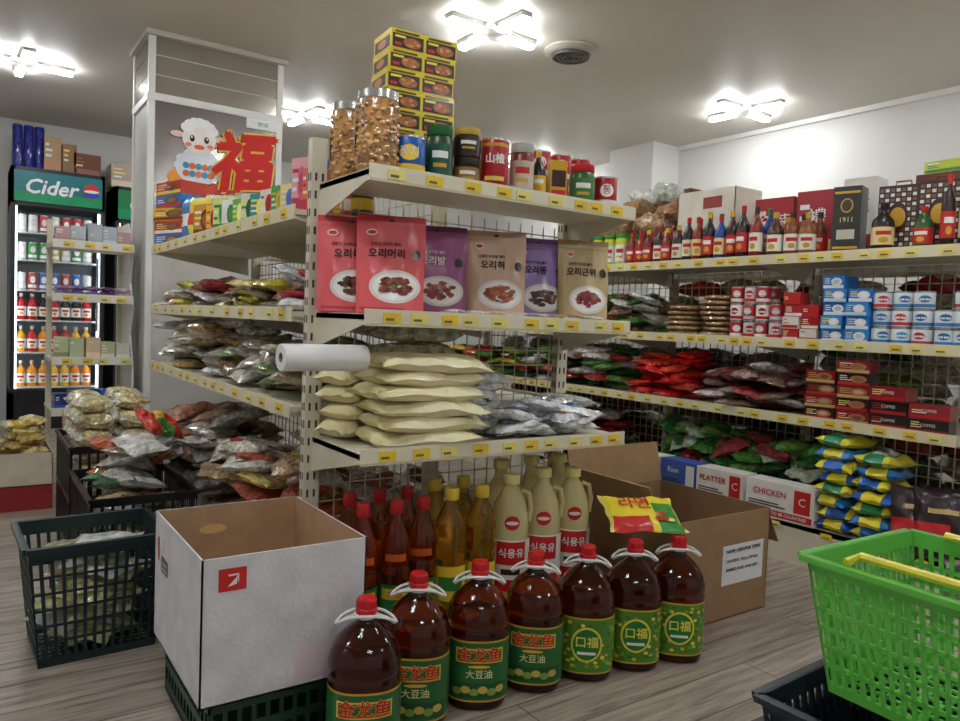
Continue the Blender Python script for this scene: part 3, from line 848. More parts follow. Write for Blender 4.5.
while y > 1.84:
    for xo in (.045, .13): sp.append((y, xo, 'bot', .072, R.uniform(.19, .21), R.choice([(120, 66, 24), (140, 84, 34), (80, 46, 22)]), R.choice([(205, 170, 70), (60, 40, 30)])))
    y -= .08
rshelf('liquor_bottles', sp, ZR)
m = MB(); m.at(RX + .08, 1.745, ZR, -pi / 2 + .25)
m.box(-.055, -.05, 0, .055, .05, .28, (40, 40, 36), 'printed_gloss')
f = flatfn(-.0508)
m.quad(-.05, .02, .05, .03, GOLD, f, n=1); m.quad(-.05, .25, .05, .26, GOLD, f, n=1); m.ell(0, .20, .025, .03, GOLD, f); m.ell(0, .20, .02, .025, (60, 50, 40), flatfn(-.0515))
m.quad(-.035, .06, .035, .10, (200, 196, 180), f, n=1); m.text('1911', .03, 0, .14, (220, 200, 140), f)
m.build('liquor_gift_box')
m = MB()
for (y, x) in ((1.59, .20), (1.43, .20)):
    m.at(RX + x, y, ZR, -pi / 2 + .2)
    m.box(-.075, -.06, 0, .075, .06, .28, (52, 26, 26), 'printed_gloss')
    f = flatfn(-.0608)
    for i in range(7):
        for j in range(13):
            m.quad(-.070 + i * .0203, .012 + j * .0202, -.070 + i * .0203 + .014, .012 + j * .0202 + .013, (225, 222, 212) if (i + j) % 2 else (120, 84, 54), f, n=1)
    m.ell(0, .15, .04, .06, (60, 20, 24), flatfn(-.0616)); m.ell(0, .15, .03, .04, GOLD, flatfn(-.0622))
    m.tube([(-.03, 0, .28), (-.028, 0, .305), (.028, 0, .305), (.03, 0, .28)], .004, (150, 60, 50))
m.build('patterned_gift_bags')
sp = [(1.60, .05, 'bot', .085, .2, (40, 26, 20), (30, 30, 30)), (1.44, .05, 'bot', .07, .17, (40, 90, 40), (200, 40, 36)), (1.35, .05, 'bot', .05, .28, (40, 24, 18), (200, 36, 36)), (1.29, .06, 'bot', .05, .28, (50, 24, 18), (200, 36, 36))]
rshelf('wine_bottles', sp, ZR)
m = MB()
for (y, x, w, d, h, c, a, t) in [(2.02, .34, .2, .13, .33, (160, 24, 40), (226, 196, 126), '禮'), (2.25, .34, .2, .13, .32, (166, 26, 36), (240, 220, 200), '紅蔘'),
                                   (1.82, .33, .14, .12, .36, (215, 210, 200), (140, 40, 40), '蔘'), (1.50, .38, .22, .08, .35, (100, 54, 40), (200, 160, 80), None)]:
    m.at(RX + x, y, ZR, -pi / 2 + .1); carton(m, w, d, h, c, a, R, txt=t)
m.at(RX + .38, 1.50, ZR + .351, -pi / 2); carton(m, .16, .08, .05, (190, 200, 60), (60, 130, 60), R)
m.build('ginseng_gift_boxes')
def openbox(name, x0, y0, z0, w, d, h, col, incol=None, flaps=True, rz=0, mat='cardboard'):
    m = MB(); m.at(x0, y0, z0, rz); t = .004; ic = incol or col
    m.box(0, 0, 0, w, d, t, col, mat)
    for (a, b, c, e) in [(0, 0, w, t), (0, d - t, w, d), (0, 0, t, d), (w - t, 0, w, d)]:
        m.box(a, b, 0, c, e, h, col, mat)
    e = t + .0006
    m.add([(e, e, t), (w - e, e, t), (w - e, e, h), (e, e, h)], [(0, 1, 2, 3)], ic, mat)
    m.add([(e, d - e, t), (w - e, d - e, t), (w - e, d - e, h), (e, d - e, h)], [(0, 1, 2, 3)], ic, mat)
    m.add([(e, e, t), (e, d - e, t), (e, d - e, h), (e, e, h)], [(0, 1, 2, 3)], ic, mat)
    m.add([(w - e, e, t), (w - e, d - e, t), (w - e, d - e, h), (w - e, e, h)], [(0, 1, 2, 3)], ic, mat)
    m.add([(t, t, t + .001), (w - t, t, t + .001), (w - t, d - t, t + .001), (t, d - t, t + .001)], [(0, 1, 2, 3)], ic, mat)
    return m
m = openbox('b', RX + .23, 2.44, ZR, .22, .37, .40, (222, 214, 200), (206, 186, 156)); 
m.box(-.001, .08, .3, 0, .2, .36, (150, 60, 50), 'printed_matte'); m.build('open_carton')
bag_pile('plastic_wrapped_goods', RX + .2, RB - .01, 2.84, 3.9, ZR, 30, (.22, .18, .12), [(200, 184, 150), (216, 216, 212), (170, 130, 90)], ['film'], lay=.09, seed=21, per=7)
m = openbox('b', RB + .08, 3.0, 1.35, .3, .4, .5, (120, 84, 60)); m.build('storage_carton')

Z2 = .976
m = MB()
for (yc, n) in ((2.62, 6), (2.40, 8)):
    for k in range(n):
        m.at(RX + .12 + R.uniform(-.012, .012), yc + R.uniform(-.018, .018), Z2 + .001 + k * .026, R.uniform(0, 3))
        r = .10 * R.uniform(.92, 1.06)
        prof = [(.02, .001), (r * .7, 0), (r * .95, .006), (r * 1.0, .012), (r * .95, .02), (r * .7, .025), (.02, .025)]
        m.lathe(prof, 22, [(200, 180, 150), (160, 120, 84), (200, 170, 130), (186, 146, 104), (166, 126, 84), (170, 130, 94)], 'dried_goods')
m.build('rice_cracker_stacks')
bag_pile('dried_noodle_bags', RX + .0, RB - .05, 2.76, 3.9, Z2, 66, (.2, .16, .04), [(220, 220, 214), (180, 130, 86), (140, 100, 66), (80, 140, 70), (232, 230, 224)], ['film', 'dried_goods'], lay=.033, seed=22, per=11, tilt=.3)
bag_pile('preserved_food_bags', RX + .0, RB - .05, 3.92, 4.9, Z2, 36, (.2, .16, .05), REDP + GREY, ['film', 'dried_goods'], lay=.035, seed=23, per=8)
sp = []
for i, y in enumerate((2.26, 2.19, 2.12, 2.05)):
    for xo in (.04, .12):
        sp.append((y, xo, 'can', .064, .08, (205, 205, 205) if i % 2 else (180, 34, 36), (200, 40, 40) if i % 2 else (240, 240, 235)))
rshelf('canned_goods', sp + [], Z2)
rshelf('canned_goods', [(y, xo, k, w, .08, acc, c) for (y, xo, k, w, h, c, acc) in sp], Z2 + .082)
rshelf('canned_goods', [(y, xo, k, w, .08, c, acc) for (y, xo, k, w, h, c, acc) in sp[:6]], Z2 + .164)
def stack_boxes(name, yc, ys, n, w, d, h, c, a, z, x=.08, txt=None, pic=None):
    m = MB()
    for q, yy in enumerate(ys):
        for k in range(n if isinstance(n, int) else n[q]):
            m.at(RX + x + R.uniform(-.010, .010), yy + R.uniform(-.004, .004), z + k * (h + .0005), -pi / 2 + R.uniform(-.12, .12) + .12)
            cc = c[(k + q) % len(c)]
            carton(m, w, d, h, jit(cc, 8), a[(k + q) % len(a)], R, pic=pic, txt=txt)
    return m.build(name)
stack_boxes('tea_box_stack', 0, (1.96, 1.87), (4, 3), .076, .1, .053, [(190, 36, 40), (230, 225, 215), (180, 30, 40)], [(240, 235, 220), (190, 40, 40)], Z2)
stack_boxes('milk_powder_boxes', 0, (1.765, 1.66), (5, 4), .092, .12, .056, [(36, 120, 200), (60, 150, 220)], [(235, 240, 245), (200, 225, 240)], Z2, pic=(240, 240, 245))
m = MB()
for k in range(3):
    for y in (1.575, 1.495, 1.415, 1.335, 1.27):
        if k == 2 and y in (1.335,): continue
        m.at(RX + .07 + R.uniform(-.006, .006), y, Z2 + k * .0715, -pi / 2 + R.uniform(.1, .7)); can(m, .037, .07, (222, 230, 236), (60, 130, 190) if (k + int(y * 100)) % 3 else (190, 50, 60), R)
m.build('condensed_milk_cans')

Z3 = .643
bag_pile('red_noodle_bags', RX + .0, RB - .05, 2.5, 3.0, Z3, 36, (.2, .15, .045), [(212, 26, 32), (196, 24, 30), (220, 60, 40)], ['film'], lay=.030, seed=31, per=5, rzr=(-.5, .5), tilt=.2)
bag_pile('green_vegetable_bags', RX + .0, RB - .05, 3.02, 3.9, Z3, 60, (.2, .16, .045), [(60, 130, 60), (110, 160, 70), (210, 210, 206), (40, 100, 50), (190, 50, 40), (216, 216, 210)], ['film', 'dried_goods'], lay=.031, seed=32, per=9)
bag_pile('pickled_vegetable_bags', RX + .0, RB - .05, 3.92, 4.9, Z3, 44, (.2, .16, .045), GRN + REDP, ['film', 'dried_goods'], lay=.034, seed=33, per=9)
bag_pile('chili_powder_bags', RX + .0, RB - .05, 1.93, 2.48, Z3, 44, (.2, .15, .04), [(140, 60, 54), (160, 44, 44), (150, 124, 110), (216, 206, 200), (110, 80, 70)], ['film', 'dried_goods'], lay=.027, seed=34, per=7, tilt=.3)
stack_boxes('coffee_box_stack', 0, (1.80, 1.66), (4, 5), .13, .1, .052, [(44, 26, 24), (150, 24, 30)], [(190, 40, 36), (200, 170, 110)], Z3, x=.07, pic=(170, 120, 80))
stack_boxes('instant_coffee_boxes', 0, (1.51, 1.36), (3, 2), .14, .1, .055, [(30, 20, 20), (34, 22, 22), (140, 24, 30)], [(180, 30, 34), (160, 30, 36)], Z3, x=.07, txt='COFFEE')
bag_pile('beverage_packs', RB + .06, RB + .45, 1.3, 4.9, Z2, 70, (.2, .18, .09), GREY + DRY + REDP, ['film'], lay=.075, seed=61, per=20)
bag_pile('household_packs', RB + .06, RB + .45, 1.3, 4.9, Z3, 66, (.22, .18, .09), GRN + GREY + [(60, 90, 150)], ['film'], lay=.075, seed=62, per=20)
bag_pile('rice_sacks', RB + .06, RB + .45, 1.3, 4.9, .181, 70, (.28, .24, .1), [(120, 90, 60), (190, 180, 160), (90, 100, 70), (140, 50, 50)], ['film'], lay=.09, seed=63, per=16)

m = MB()
specs = [(2.98, .22, (238, 236, 230), RED, 'INASAL'), (2.74, .22, (236, 234, 228), (200, 40, 60), 'INASAL'), (2.50, .22, (60, 90, 170), (230, 230, 235), 'Rion'), (2.25, .26, (236, 232, 224), RED, 'PLATTER'), (1.93, .33, (238, 234, 228), (196, 40, 44), 'CHICKEN')]
for (y, w, c, a, t) in specs:
    m.at(RX + .03, y, .181, -pi / 2 + .03)
    d, h = .11, .16
    m.box(-w / 2, -d / 2, 0, w / 2, d / 2, h, c, 'cardboard')
    f = flatfn(-d / 2 - .001); f2 = flatfn(-d / 2 - .0018)
    m.quad(-w * .48, .008, w * .48, .036, a, f, n=1)
    m.text('EXPORTED TO BE COUNTRIES', .0155 * w / .26, 0, .022, (250, 250, 250) if a != (230, 230, 235) else BLUE, f2, bold=.0003)
    m.text(t, .038, -w * .14, .11, a, f2, bold=.0006)
    m.quad(w * .22, .045, w * .45, .145, a, f, n=1); m.text('C', .05, w * .335, .095, WHITE, f2)
    m.quad(-w * .45, .050, w * .1, .056, (60, 60, 70), f, n=1); m.quad(-w * .45, .062, w * .0, .068, (60, 60, 70), f, n=1)
m.build('export_carton_row')
bag_pile('leafy_vegetable_bags', RX + .10, RB - .02, 1.78, 2.9, .181, 84, (.22, .17, .06), [(40, 120, 50), (80, 160, 60), (46, 106, 54), (200, 216, 190), (160, 50, 56), (120, 180, 80)], ['film'], lay=.042, seed=41, per=12, tilt=.45)
bag_pile('dried_fish_bags', RX + .0, RB - .02, 3.12, 4.9, .181, 80, (.24, .18, .06), [(170, 30, 40), (130, 30, 36), (50, 120, 56), (210, 210, 206), (80, 40, 44)], ['film', 'dried_goods'], lay=.048, seed=42, per=14)
m = MB()
for q, y in enumerate((1.69, 1.53)):
    for k in range(8):
        if q == 1 and k > 6: continue
        m.at(RX + .07 + R.uniform(-.012, .012), y + R.uniform(-.01, .01), .181 + .026 + k * .050, pi / 2 + R.uniform(-.15, .15), R.uniform(-.05, .05))
        c = [(236, 216, 40), (40, 110, 200), (236, 220, 60), (36, 130, 84)][(k + q) % 4]; c2 = [(40, 120, 60), (240, 226, 80), (200, 50, 50), (240, 240, 230)][(k + q) % 4]
        e = [(36, 90, 180), (230, 215, 60), (40, 120, 190), (220, 210, 60)][(k + q) % 4]
        m.pillow(.16, .2, .060, (lambda a, b, t, c=c, c2=c2, e=e: c2 if abs(a) < .4 and abs(b) < .5 else (e if abs(a) > .55 else c)), 'printed_gloss', seed=k + q * 10 + 300, nx=16, ny=12, wr=.2)
m.build('potato_chip_bags')
m = MB()
for k, (y, x) in enumerate(((1.36, .02), (1.30, .12), (1.28, .03))):
    m.at(RX + x, y, .181 + .13, -pi / 2 + .5, 0); T = m.T.copy(); m.T = T @ Matrix.Rotation(pi / 2 - .25, 4, 'X')
    m.pillow(.2, .26, .06, (lambda a, b, t: (200, 30, 40) if (abs(b + .2) < .16 and a < .3) else ((210, 180, 120) if abs(b - .3) < .06 and abs(a) < .5 else (48, 30, 36))), 'printed_gloss', seed=k + 400, nx=16, ny=14)
m.build('coffee_bags')

# ------------------------------------------------------------ floor boxes
def crate(name, x0, y0, z0, w, d, h, col, rz=0):
    m = MB(); m.at(x0, y0, z0, rz); t = .006
    m.box(0, 0, 0, w, d, .008, col, 'plastic')
    for zz, hh in ((0, .03), (h * .5 - .01, .02), (h - .03, .03)):
        m.box(0, 0, zz, w, t, zz + hh, col, 'plastic'); m.box(0, d - t, zz, w, d, zz + hh, col, 'plastic')
        m.box(0, 0, zz, t, d, zz + hh, col, 'plastic'); m.box(w - t, 0, zz, w, d, zz + hh, col, 'plastic')
    m.box(-.006, -.006, h - .012, w + .006, .0, h, col, 'plastic'); m.box(-.006, d, h - .012, w + .006, d + .006, h, col, 'plastic')
    m.box(-.006, 0, h - .012, 0, d, h, col, 'plastic'); m.box(w, 0, h - .012, w + .006, d, h, col, 'plastic')
    x = 0.0
    while x < w: 
        m.box(x, .001, 0, x + .01, t - .001, h, col, 'plastic'); m.box(x, d - t + .001, 0, x + .01, d - .001, h, col, 'plastic'); x += .032
    y = 0.0
    while y < d:
        m.box(.001, y, 0, t - .001, y + .01, h, col, 'plastic'); m.box(w - t + .001, y, 0, w - .001, y + .01, h, col, 'plastic'); y += .032
    return m.build(name, False)
crate('plastic_crate', .44, 1.62, 0, .32, .42, .15, (20, 64, 44))
BW, BD, BH = .382, .46, .325
m = openbox('w', .412, 1.592, .152, BW, BD, BH, (220, 219, 223), (186, 152, 118))
f = flatfn(-.001); f2 = flatfn(-.0018)
m.quad(.035, .25, .095, .30, (200, 40, 40), f, n=1); m.text('↗', .05, .065, .275, WHITE, f2)
m.quad(.21, .015, .375, .10, (226, 210, 222), f, n=1)
g = lambda x, z, o=0: (-.001 - o, x, z)
m.quad(.38, .19, .31, .23, (120, 120, 124), g, n=1)
for k in range(2): m.quad(.37, .198 + k * .014, .32, .203 + k * .014, (225, 225, 225), lambda x, z, o=0: (-.0018, x, z), n=1)
m.quad(.42, .21, .405, .27, RED, g, n=1)
m.ell(.145, BH * .80, .036, .013, (232, 188, 130), lambda x, z, o=0: (x, BD - .006, z), seg=16)  # hand hole as a flat patch, its orange light painted into the colour
m.build('white_cardboard_box')

m = openbox('c', 1.92, 1.60, 0, .50, .52, .37, (160, 128, 94), (154, 122, 90))
f = flatfn(-.001); f2 = flatfn(-.0018)
m.quad(.24, .12, .47, .26, (236, 238, 240), f, n=1)
m.text('NAME : KERUPUK TEMPE', .0175, .355, .238, (24, 24, 34), f2, bold=.0004)
m.text('CONTENT : 350 g x 30 Packs', .0145, .35, .203, (24, 24, 34), f2, bold=.0003)
m.text('EXPIRED DATE : 09-02-2023', .0145, .35, .172, (24, 24, 34), f2, bold=.0003)
T = m.T.copy()
m.T = T @ Matrix.Translation((0, .52, .37)) @ Matrix.Rotation(math.radians(-14), 4, 'X'); m.box(0, -.004, 0, .5, 0, .16, (176, 142, 104), 'cardboard')
m.T = T @ Matrix.Translation((0.5, 0, .37)) @ Matrix.Rotation(math.radians(150), 4, 'Y'); m.box(-.0, .01, 0, .004, .51, .16, (176, 142, 104), 'cardboard')
m.T = T @ Matrix.Translation((0, 0, .37)) @ Matrix.Rotation(math.radians(-28), 4, 'Y'); m.box(0, .08, 0, .004, .51, .12, (176, 142, 104), 'cardboard')
m.build('brown_cardboard_box')
m = MB(); m.at(1.765, 1.618, .414, -.45, .42, .02)
def ycol(a, b, t):
    if abs(a) > .9: return (240, 225, 120)
    if b < -.3 and a < .1: return (206, 40, 40)
    if a > .35 and b < .4: return (60, 150, 60)
    return (244, 222, 50)
m.pillow(.25, .18, .034, ycol, 'printed_gloss', seed=501, nx=20, ny=14, wr=.2)
m.text('라면', .06, -.02, .03, RED, lambda x, z, o=0: (x, z, .0215 + o), bold=.001)
for k in range(8): m.ell(.05 + R.uniform(-.03, .03), -.03 + R.uniform(-.02, .02), .014, .008, R.choice([(230, 150, 60), (200, 60, 40), (240, 220, 140)]), lambda x, z, o=0, k=k: (x, z, .021 + .0003 * k), seg=8, rings=1)
m.build('noodle_packet')

# ------------------------------------------------------------ baskets
def basket(m, cx, cy, z0, w, d, h, col, rz=0, nb=18, handle=None, tap=.84, rows=4, bw=.55, mat='plastic'):
    T0 = Matrix.Translation((cx, cy, z0)) @ Matrix.Rotation(rz, 4, 'Z')
    t = .004
    def sc(z): return tap + (1 - tap) * (z / h)
    def seg(side, u0, u1, za, zb, out=0, th=t):
        L, D = (w, d) if side in (0, 2) else (d, w)
        v = []
        for z in (za, zb):
            s = sc(z)
            for u in (u0, u1):
                for o in (0, th):
                    x = u * L / 2 * s; y = -(D / 2 * s) - out + o
                    v.append((x, y, z))
        m.T = T0 @ Matrix.Rotation(side * pi / 2, 4, 'Z')
        f = [(0, 2, 6, 4), (1, 5, 7, 3), (0, 1, 3, 2), (4, 6, 7, 5), (0, 4, 5, 1), (2, 3, 7, 6)]
        m.add(v, f, col, mat)
    for side in range(4):
        L = w if side in (0, 2) else d
        n = max(6, int(nb * L / w))
        seg(side, -1, 1, 0, h * .07)
        seg(side, -1, 1, h * .88, h, out=0)
        seg(side, -1.02, 1.02, h * .955, h, out=.014, th=.016)
        for k in range(1, rows):
            zc = h * (.07 + .81 * k / rows); seg(side, -1, 1, zc - .0035, zc + .0035)
        for k in range(n + 1):
            u = -1 + 2 * k / n; q = bw / n
            seg(side, max(-1, u - q), min(1, u + q), h * .05, h * .89)
    m.T = T0
    s = tap
    for k in range(14):
        x = -w / 2 * s + w * s * k / 13
        m.box(max(x - .004, -w / 2 * s), -d / 2 * s, 0, min(x + .004, w / 2 * s), d / 2 * s, .004, col, mat)
    for k in range(10):
        y = -d / 2 * s + d * s * k / 9
        m.box(-w / 2 * s, max(y - .004, -d / 2 * s), 0, w / 2 * s, min(y + .004, d / 2 * s), .004, col, mat)
    if handle:
        for sg in (-1, 1):
            m.tube([(-w * .36, sg * (d / 2 - .004), h + .004), (-w * .34, sg * (d / 2 - .03), h + .012), (w * .34, sg * (d / 2 - .03), h + .012), (w * .36, sg * (d / 2 - .004), h + .004)], .007, handle, seg=8)
m = MB()
basket(m, 1.262, .43, .437, .46, .32, .215, (112, 208, 84), rz=-pi / 2 - .03, handle=(232, 220, 70), nb=26, rows=6, bw=.42, mat='basket_plastic')
m.build('green_shopping_basket')
m = MB()
for k in range(4):
    basket(m, 1.205 + .006 * (k % 2), .46, .03 + k * .0565, .46, .33, .233, (24, 38, 48), rz=-pi / 2 + .04 * (k % 2), nb=20, rows=3)
m.T = Matrix.Identity(4); m.box(1.07, .28, 0, 1.34, .64, .03, (24, 36, 44), 'plastic')
m.build('dark_basket_stack')
m = MB()
basket(m, .315, 2.455, 0, .36, .31, .345, (20, 44, 46), rz=.04, nb=13, rows=6, tap=.84, bw=.36)
m.build('black_shopping_basket')
m = MB()
for k in range(17):
    m.at(.315 + R.uniform(-.055, .055), 2.455 + R.uniform(-.04, .04), .03 + k * .0165, R.uniform(-1, 1), R.uniform(-.15, .15), R.uniform(-.15, .15))
    m.pillow(.19, .16, .045, jit(R.choice([(226, 226, 214), (216, 210, 160), (220, 222, 218)]), 14), 'film', seed=520 + k)
m.build('basket_grocery_bags')

crate('black_mesh_crate', .345, 3.33, 0, .35, .52, .44, (22, 22, 24))
crate('black_mesh_crate', .345, 2.74, 0, .345, .54, .36, (22, 22, 24))
m = MB()
for L in range(9):
    for i in range(4):
        for j in range(2):
            if L == 8 and (i + j) % 2: continue
            m.at(.435 + j * .16 + R.uniform(-.008, .008), 3.405 + i * .12 + R.uniform(-.006, .006), .012 + .036 + L * .069, R.uniform(-.1, .1))
            m.pillow(.148, .115, .073, (lambda a, b, t: (236, 218, 164) if abs(a) < .75 else (240, 236, 214)), 'dried_goods', seed=600 + L * 10 + i)
m.build('instant_noodle_pile')
m = MB()
for k in range(40):
    x = R.uniform(.44, .60); y = R.uniform(2.84, 3.16)
    c = R.choice([(220, 220, 216), (206, 180, 140), (226, 226, 222), (170, 150, 120), (206, 100, 50), (80, 130, 90), (226, 224, 220)])
    m.at(x, y, .03 + k * .0125, R.uniform(-1.5, 1.5), R.uniform(-.35, .35), R.uniform(-.35, .35))
    m.pillow(.17, .14, .05, c, R.choice(['film', 'film', 'dried_goods']), seed=700 + k)
m.at(.61, 3.0, .565, .5, .55, .25); m.pillow(.17, .15, .05, (lambda a, b, t: (206, 60, 40) if abs(a) > .35 else ((70, 140, 60) if b < 0 else (236, 180, 70))), 'film', seed=766, nx=20, ny=14, wr=.35)
m.build('mixed_snack_bag_pile')

# ------------------------------------------------------------ column with sign
m = MB()
cx0, cx1, cy0, cy1 = .835, 1.60, 4.55, 5.02
m.box(cx0 + .01, cy0 + .01, 0, cx1 - .01, cy1, CH, (206, 204, 198), 'painted_steel')
EW = (232, 232, 228)
for x in (cx0, cx1 - .035): m.box(x, cy0 - .004, 0, x + .035, cy0 + .03, CH - .001, EW, 'painted_steel')
m.box(cx0, cy1 - .03, 0, cx0 + .03, cy1 + .004, CH - .001, EW, 'painted_steel')
m.box(cx0 - .02, cy0 - .03, CH - .03, cx1 + .02, cy1 + .02, CH - .001, (200, 196, 186), 'painted_steel')
m.box(cx0, cy0 - .008, 2.17, cx1, cy0 + .01, 2.21, EW, 'painted_steel')
m.box(cx0, cy0 - .006, 1.50, cx1, cy0 + .01, 1.54, EW, 'painted_steel')
m.box(cx0 - .004, cy0, 2.17, cx0 + .01, cy1, 2.21, EW, 'painted_steel')
for k in range(3): m.box(cx0 + .035, cy0 + .004, 2.21 + k * .108, cx1 - .035, cy0 + .011, 2.21 + k * .108 + .1, (186, 180, 170), 'silver_panel')
for k in range(3): m.box(cx0 + .004, cy0 + .03, 2.21 + k * .108, cx0 + .011, cy1 - .03, 2.21 + k * .108 + .1, (186, 180, 170), 'silver_panel')
m.box(cx0 + .035, cy0 + .002, 1.54, cx1 - .035, cy0 + .011, 2.17, (160, 154, 150), 'silver_panel')
m.box(cx1 - .22, cy0 - .006, 2.11, cx1 - .03, cy0 - .001, 2.17, (232, 234, 230), 'printed_gloss')
m.text('BNE', .035, cx1 - .12, 2.14, (60, 150, 90), flatfn(cy0 - .007))
m.build('display_column')
m = MB(); F = lambda o: flatfn(cy0 - .002 - o)
LX, LZ = 1.11, 1.96
m.ell(LX, LZ - .13, .13, .10, (226, 232, 240), F(.004), seg=24)
for k in range(12):
    a = 2 * pi * k / 12; m.ell(LX + .105 * math.cos(a), LZ - .13 + .08 * math.sin(a), .033, .028, (240, 244, 248), F(.003 - .0001 * k), seg=12)
for k in range(10): m.ell(LX - .07 + .035 * (k % 5), LZ - .17 + .045 * (k // 5), .019, .019, (60, 150, 190) if k % 2 else (226, 110, 40), F(.006 + k * .0002), seg=10)
m.ell(LX, LZ + .03, .095, .085, (248, 240, 230), F(.008), seg=24)
for k in range(7):
    a = .4 + k * .38; m.ell(LX + .08 * math.cos(a), LZ + .06 + .065 * math.sin(a), .033, .028, (250, 250, 250), F(.0095 + k * .0002), seg=12)
for s in (-1, 1):
    m.ell(LX + s * .12, LZ + .045, .04, .018, (240, 206, 196), F(.007), seg=12)
    m.ell(LX + s * .04, LZ + .03, .014, .019, (40, 30, 34), F(.012), seg=12); m.ell(LX + s * .043, LZ + .037, .005, .006, WHITE, F(.013), seg=8)
    m.ell(LX + s * .06, LZ - .005, .018, .012, (236, 140, 130), F(.0122), seg=10)
m.ell(LX, LZ - .015, .03, .014, (230, 90, 70), F(.0125), seg=12)
def slant(px, pz, o=0, e=0): return (px + .12 * (pz - 1.82), cy0 - .002 - e - o, pz + .10 * (px - 1.36))
m.text('福', .37, 1.365, 1.87, (240, 196, 80), lambda x, z, o=0: slant(x, z, o, .012), bold=.024)
m.text('福', .37, 1.365, 1.87, (206, 34, 26), lambda x, z, o=0: slant(x, z, o, .016), bold=.013)
m.ell(LX + .02, LZ - .24, .20, .035, (214, 60, 30), F(.002), seg=20)
m.ell(LX - .11, LZ - .2, .06, .05, (236, 150, 50), F(.0025), seg=12)
m.build('fortune_sign')

# ------------------------------------------------------------ fridges
def fridge(name, x0, x1, yf, h, hdr, txt):
    m = MB(); yb = yf + .5
    B = (26, 28, 34)
    m.box(x0, yb - .03, 0, x1, yb, h, B, 'plastic'); m.box(x0, yf, 0, x0 + .03, yb, h, B, 'plastic'); m.box(x1 - .03, yf, 0, x1, yb, h, B, 'plastic')
    m.box(x0, yf, h - .3, x1, yb, h, B, 'plastic'); m.box(x0, yf, 0, x1, yb, .32, B, 'plastic')
    m.box(x0 + .02, yf - .012, h - .27, x1 - .02, yf - .001, h - .03, hdr, 'printed_gloss')
    f = flatfn(yf - .013)
    m.quad(x0 + .02, h - .27, x1 - .02, h - .19, (20, 150, 96), f, n=2)
    m.text(txt, .16, (x0 + x1) / 2 - .05, h - .15, (245, 248, 250), lambda x, z, o=0: (x + .25 * (z - h + .15), yf - .0145 - o, z), bold=.004)
    m.ell(x1 - .1, h - .14, .06, .06, (220, 40, 50), flatfn(yf - .015)); m.ell(x1 - .1, h - .165, .055, .03, (40, 80, 180), flatfn(yf - .0165)); m.ell(x1 - .1, h - .14, .055, .012, WHITE, flatfn(yf - .018))
    m.box(x0 + .035, yf + .02, .33, x0 + .045, yf + .04, h - .31, WHITE, 'fridge_light')
    m.box(x1 - .045, yf + .02, .33, x1 - .035, yf + .04, h - .31, WHITE, 'fridge_light')
    m.box(x0 + .03, yb - .05, .32, x1 - .03, yb - .031, h - .3, (215, 222, 226), 'plastic')
    zs = [.34, .62, .88, 1.12, 1.36, 1.58]
    cols = [[(240, 150, 30), (240, 190, 50)], [(240, 150, 30), (235, 170, 40), (200, 40, 40)], [(190, 20, 30), (30, 30, 30), (60, 150, 60)], [(225, 225, 230), (190, 70, 60), (60, 110, 190)], [(70, 160, 80), (220, 220, 220), (230, 200, 60)], [(200, 60, 60), (90, 170, 90), (230, 230, 225)]]
    for z, cl in zip(zs, cols):
        if z > h - .45: continue
        m.box(x0 + .03, yf + .04, z - .012, x1 - .03, yb - .05, z, (215, 218, 220), 'painted_steel')
        x = x0 + .08
        while x < x1 - .07:
            c = R.choice(cl); m.at(x, yf + .11, z, 0)
            if z in (.34, .88, .62): bottle(m, .036, .21, c, (235, 235, 235), WHITE, R, seg=10)
            else: can(m, .033, .14, c, WHITE, R)
            m.at(); x += .078
    m.at()
    for a in ((x0, x0 + .03), (x1 - .03, x1)): m.box(a[0], yf - .02, .3, a[1], yf, h - .29, (40, 42, 48), 'plastic')
    m.box(x1 - .06, yf - .05, .8, x1 - .045, yf - .02, 1.4, (170, 170, 172), 'tin')
    m.build(name)
fridge('drinks_fridge', .29, .95, 6.93, 2.08, (30, 120, 130), 'Cider')
fridge('drinks_fridge', 1.03, 1.66, 6.93, 2.02, (20, 130, 70), 'Cold')
m = MB()
for k in range(3): m.at(.30 + .075 * k + .04, 7.1, 2.081); m.lathe([(.035, 0), (.037, .01), (.037, .34), (.033, .35)], 16, (34, 44, 150), 'film')
m.build('blue_bag_rolls')
m = MB()
for (x, w, h, c) in ((.58, .12, .28, (176, 140, 90)), (.70, .1, .24, (150, 110, 70)), (.83, .2, .18, (120, 70, 50))):
    m.at(x, 7.15, 2.081); carton(m, w, .25, h, c, jit(c, 40), R)
m.build('storage_boxes')
m = MB()
for (x, w, h, c) in ((1.12, .22, .2, (190, 170, 150)), (1.38, .2, .28, (214, 208, 198))):
    m.at(x, 7.15, 2.021); carton(m, w, .25, h, c, jit(c, 40), R)
m.build('storage_boxes')

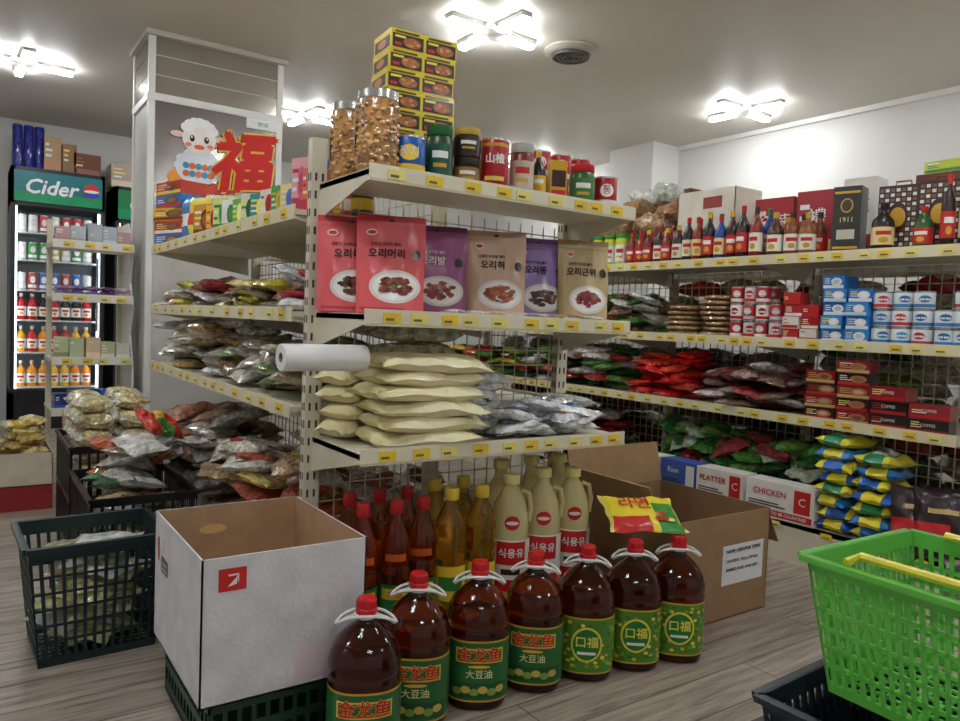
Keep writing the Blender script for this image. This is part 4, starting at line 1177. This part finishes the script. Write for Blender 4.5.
# small shelf rack at left back
m = MB()
x0, x1, yf, yb = .385, .80, 4.62, 5.05
for x in (x0 + .02, x1 - .02): 
    m.box(x - .015, yb - .03, 0, x + .015, yb, 1.5, CREAM, 'painted_steel')
v = [(x1 - .012, yf + .02, .03), (x1 - .012, yb, .03), (x1 - .012, yb, 1.5), (x1 - .012, yf + .22, 1.5), (x1 - .012, yf + .05, 1.34), (x1 - .012, yf + .14, 1.15), (x1 - .012, yf + .03, 1.0), (x1 - .012, yf + .12, .85), (x1 - .012, yf + .02, .66)]
v += [(a + .01, b, c) for a, b, c in v]; n = 9
m.add(v, [tuple(range(n)), tuple(reversed(range(n, 2 * n)))] + [(i, (i + 1) % n, n + (i + 1) % n, n + i) for i in range(n)], (232, 230, 222), 'painted_steel')
RZ = (.42, .70, 1.045, 1.335)
for k, z in enumerate(RZ):
    m.box(x0, yf, z - .01, x1 - .013, yb, z + .01, CREAM, 'painted_steel'); m.box(x0, yf - .006, z - .02, x1 - .013, yf, z + .025, (232, 230, 220), 'painted_steel')
    tags_x(m, x0, x1, yf - .006, z - .018, .1, seed=k)
m.build('end_shelf_rack')
def rackrow(name, z, pal, kind):
    m = MB(); x = .44
    while x < .76:
        m.at(x, 4.73, z, R.uniform(-.1, .1)); c = R.choice(pal)
        if kind == 'box': carton(m, .072, .12, R.uniform(.07, .13), c, jit(c, 60), R)
        elif kind == 'flat': m.pillow(.08, .14, .03, c, 'film', seed=int(x * 100)) ; m.at(x, 4.73, z + .03); m.pillow(.08, .14, .03, jit(c, 20), 'film', seed=int(x * 77))
        x += .075
    m.build(name)
rackrow('biscuit_boxes', RZ[3] + .011, [(190, 196, 206), (150, 160, 180), (200, 160, 170)], 'box')
rackrow('chocolate_packs', RZ[2] + .025, [(150, 120, 180), (225, 215, 225), (120, 80, 140)], 'flat')
rackrow('instant_meal_boxes', RZ[1] + .011, [(230, 225, 215), (220, 200, 170), (190, 200, 160)], 'box')
rackrow('blue_snack_boxes', RZ[0] + .011, [(30, 90, 190), (40, 110, 200), (30, 60, 140)], 'box')
m = openbox('l', .12, 4.18, .12, .24, .36, .16, (216, 206, 186), (180, 160, 130)); m.box(.0, .0, -.119, .24, .36, -.001, (150, 40, 44), 'plastic'); m.build('low_display_carton')
bag_pile('low_display_packets', .14, .35, 4.21, 4.52, .13, 24, (.12, .1, .05), [(236, 220, 150), (226, 200, 90), (200, 170, 90), (230, 226, 200)], ['film'], lay=.035, seed=55, per=3)
m = openbox('l', .42, 4.08, 0, .30, .34, .44, (206, 172, 128), (170, 140, 110)); m.build('cardboard_display_box')
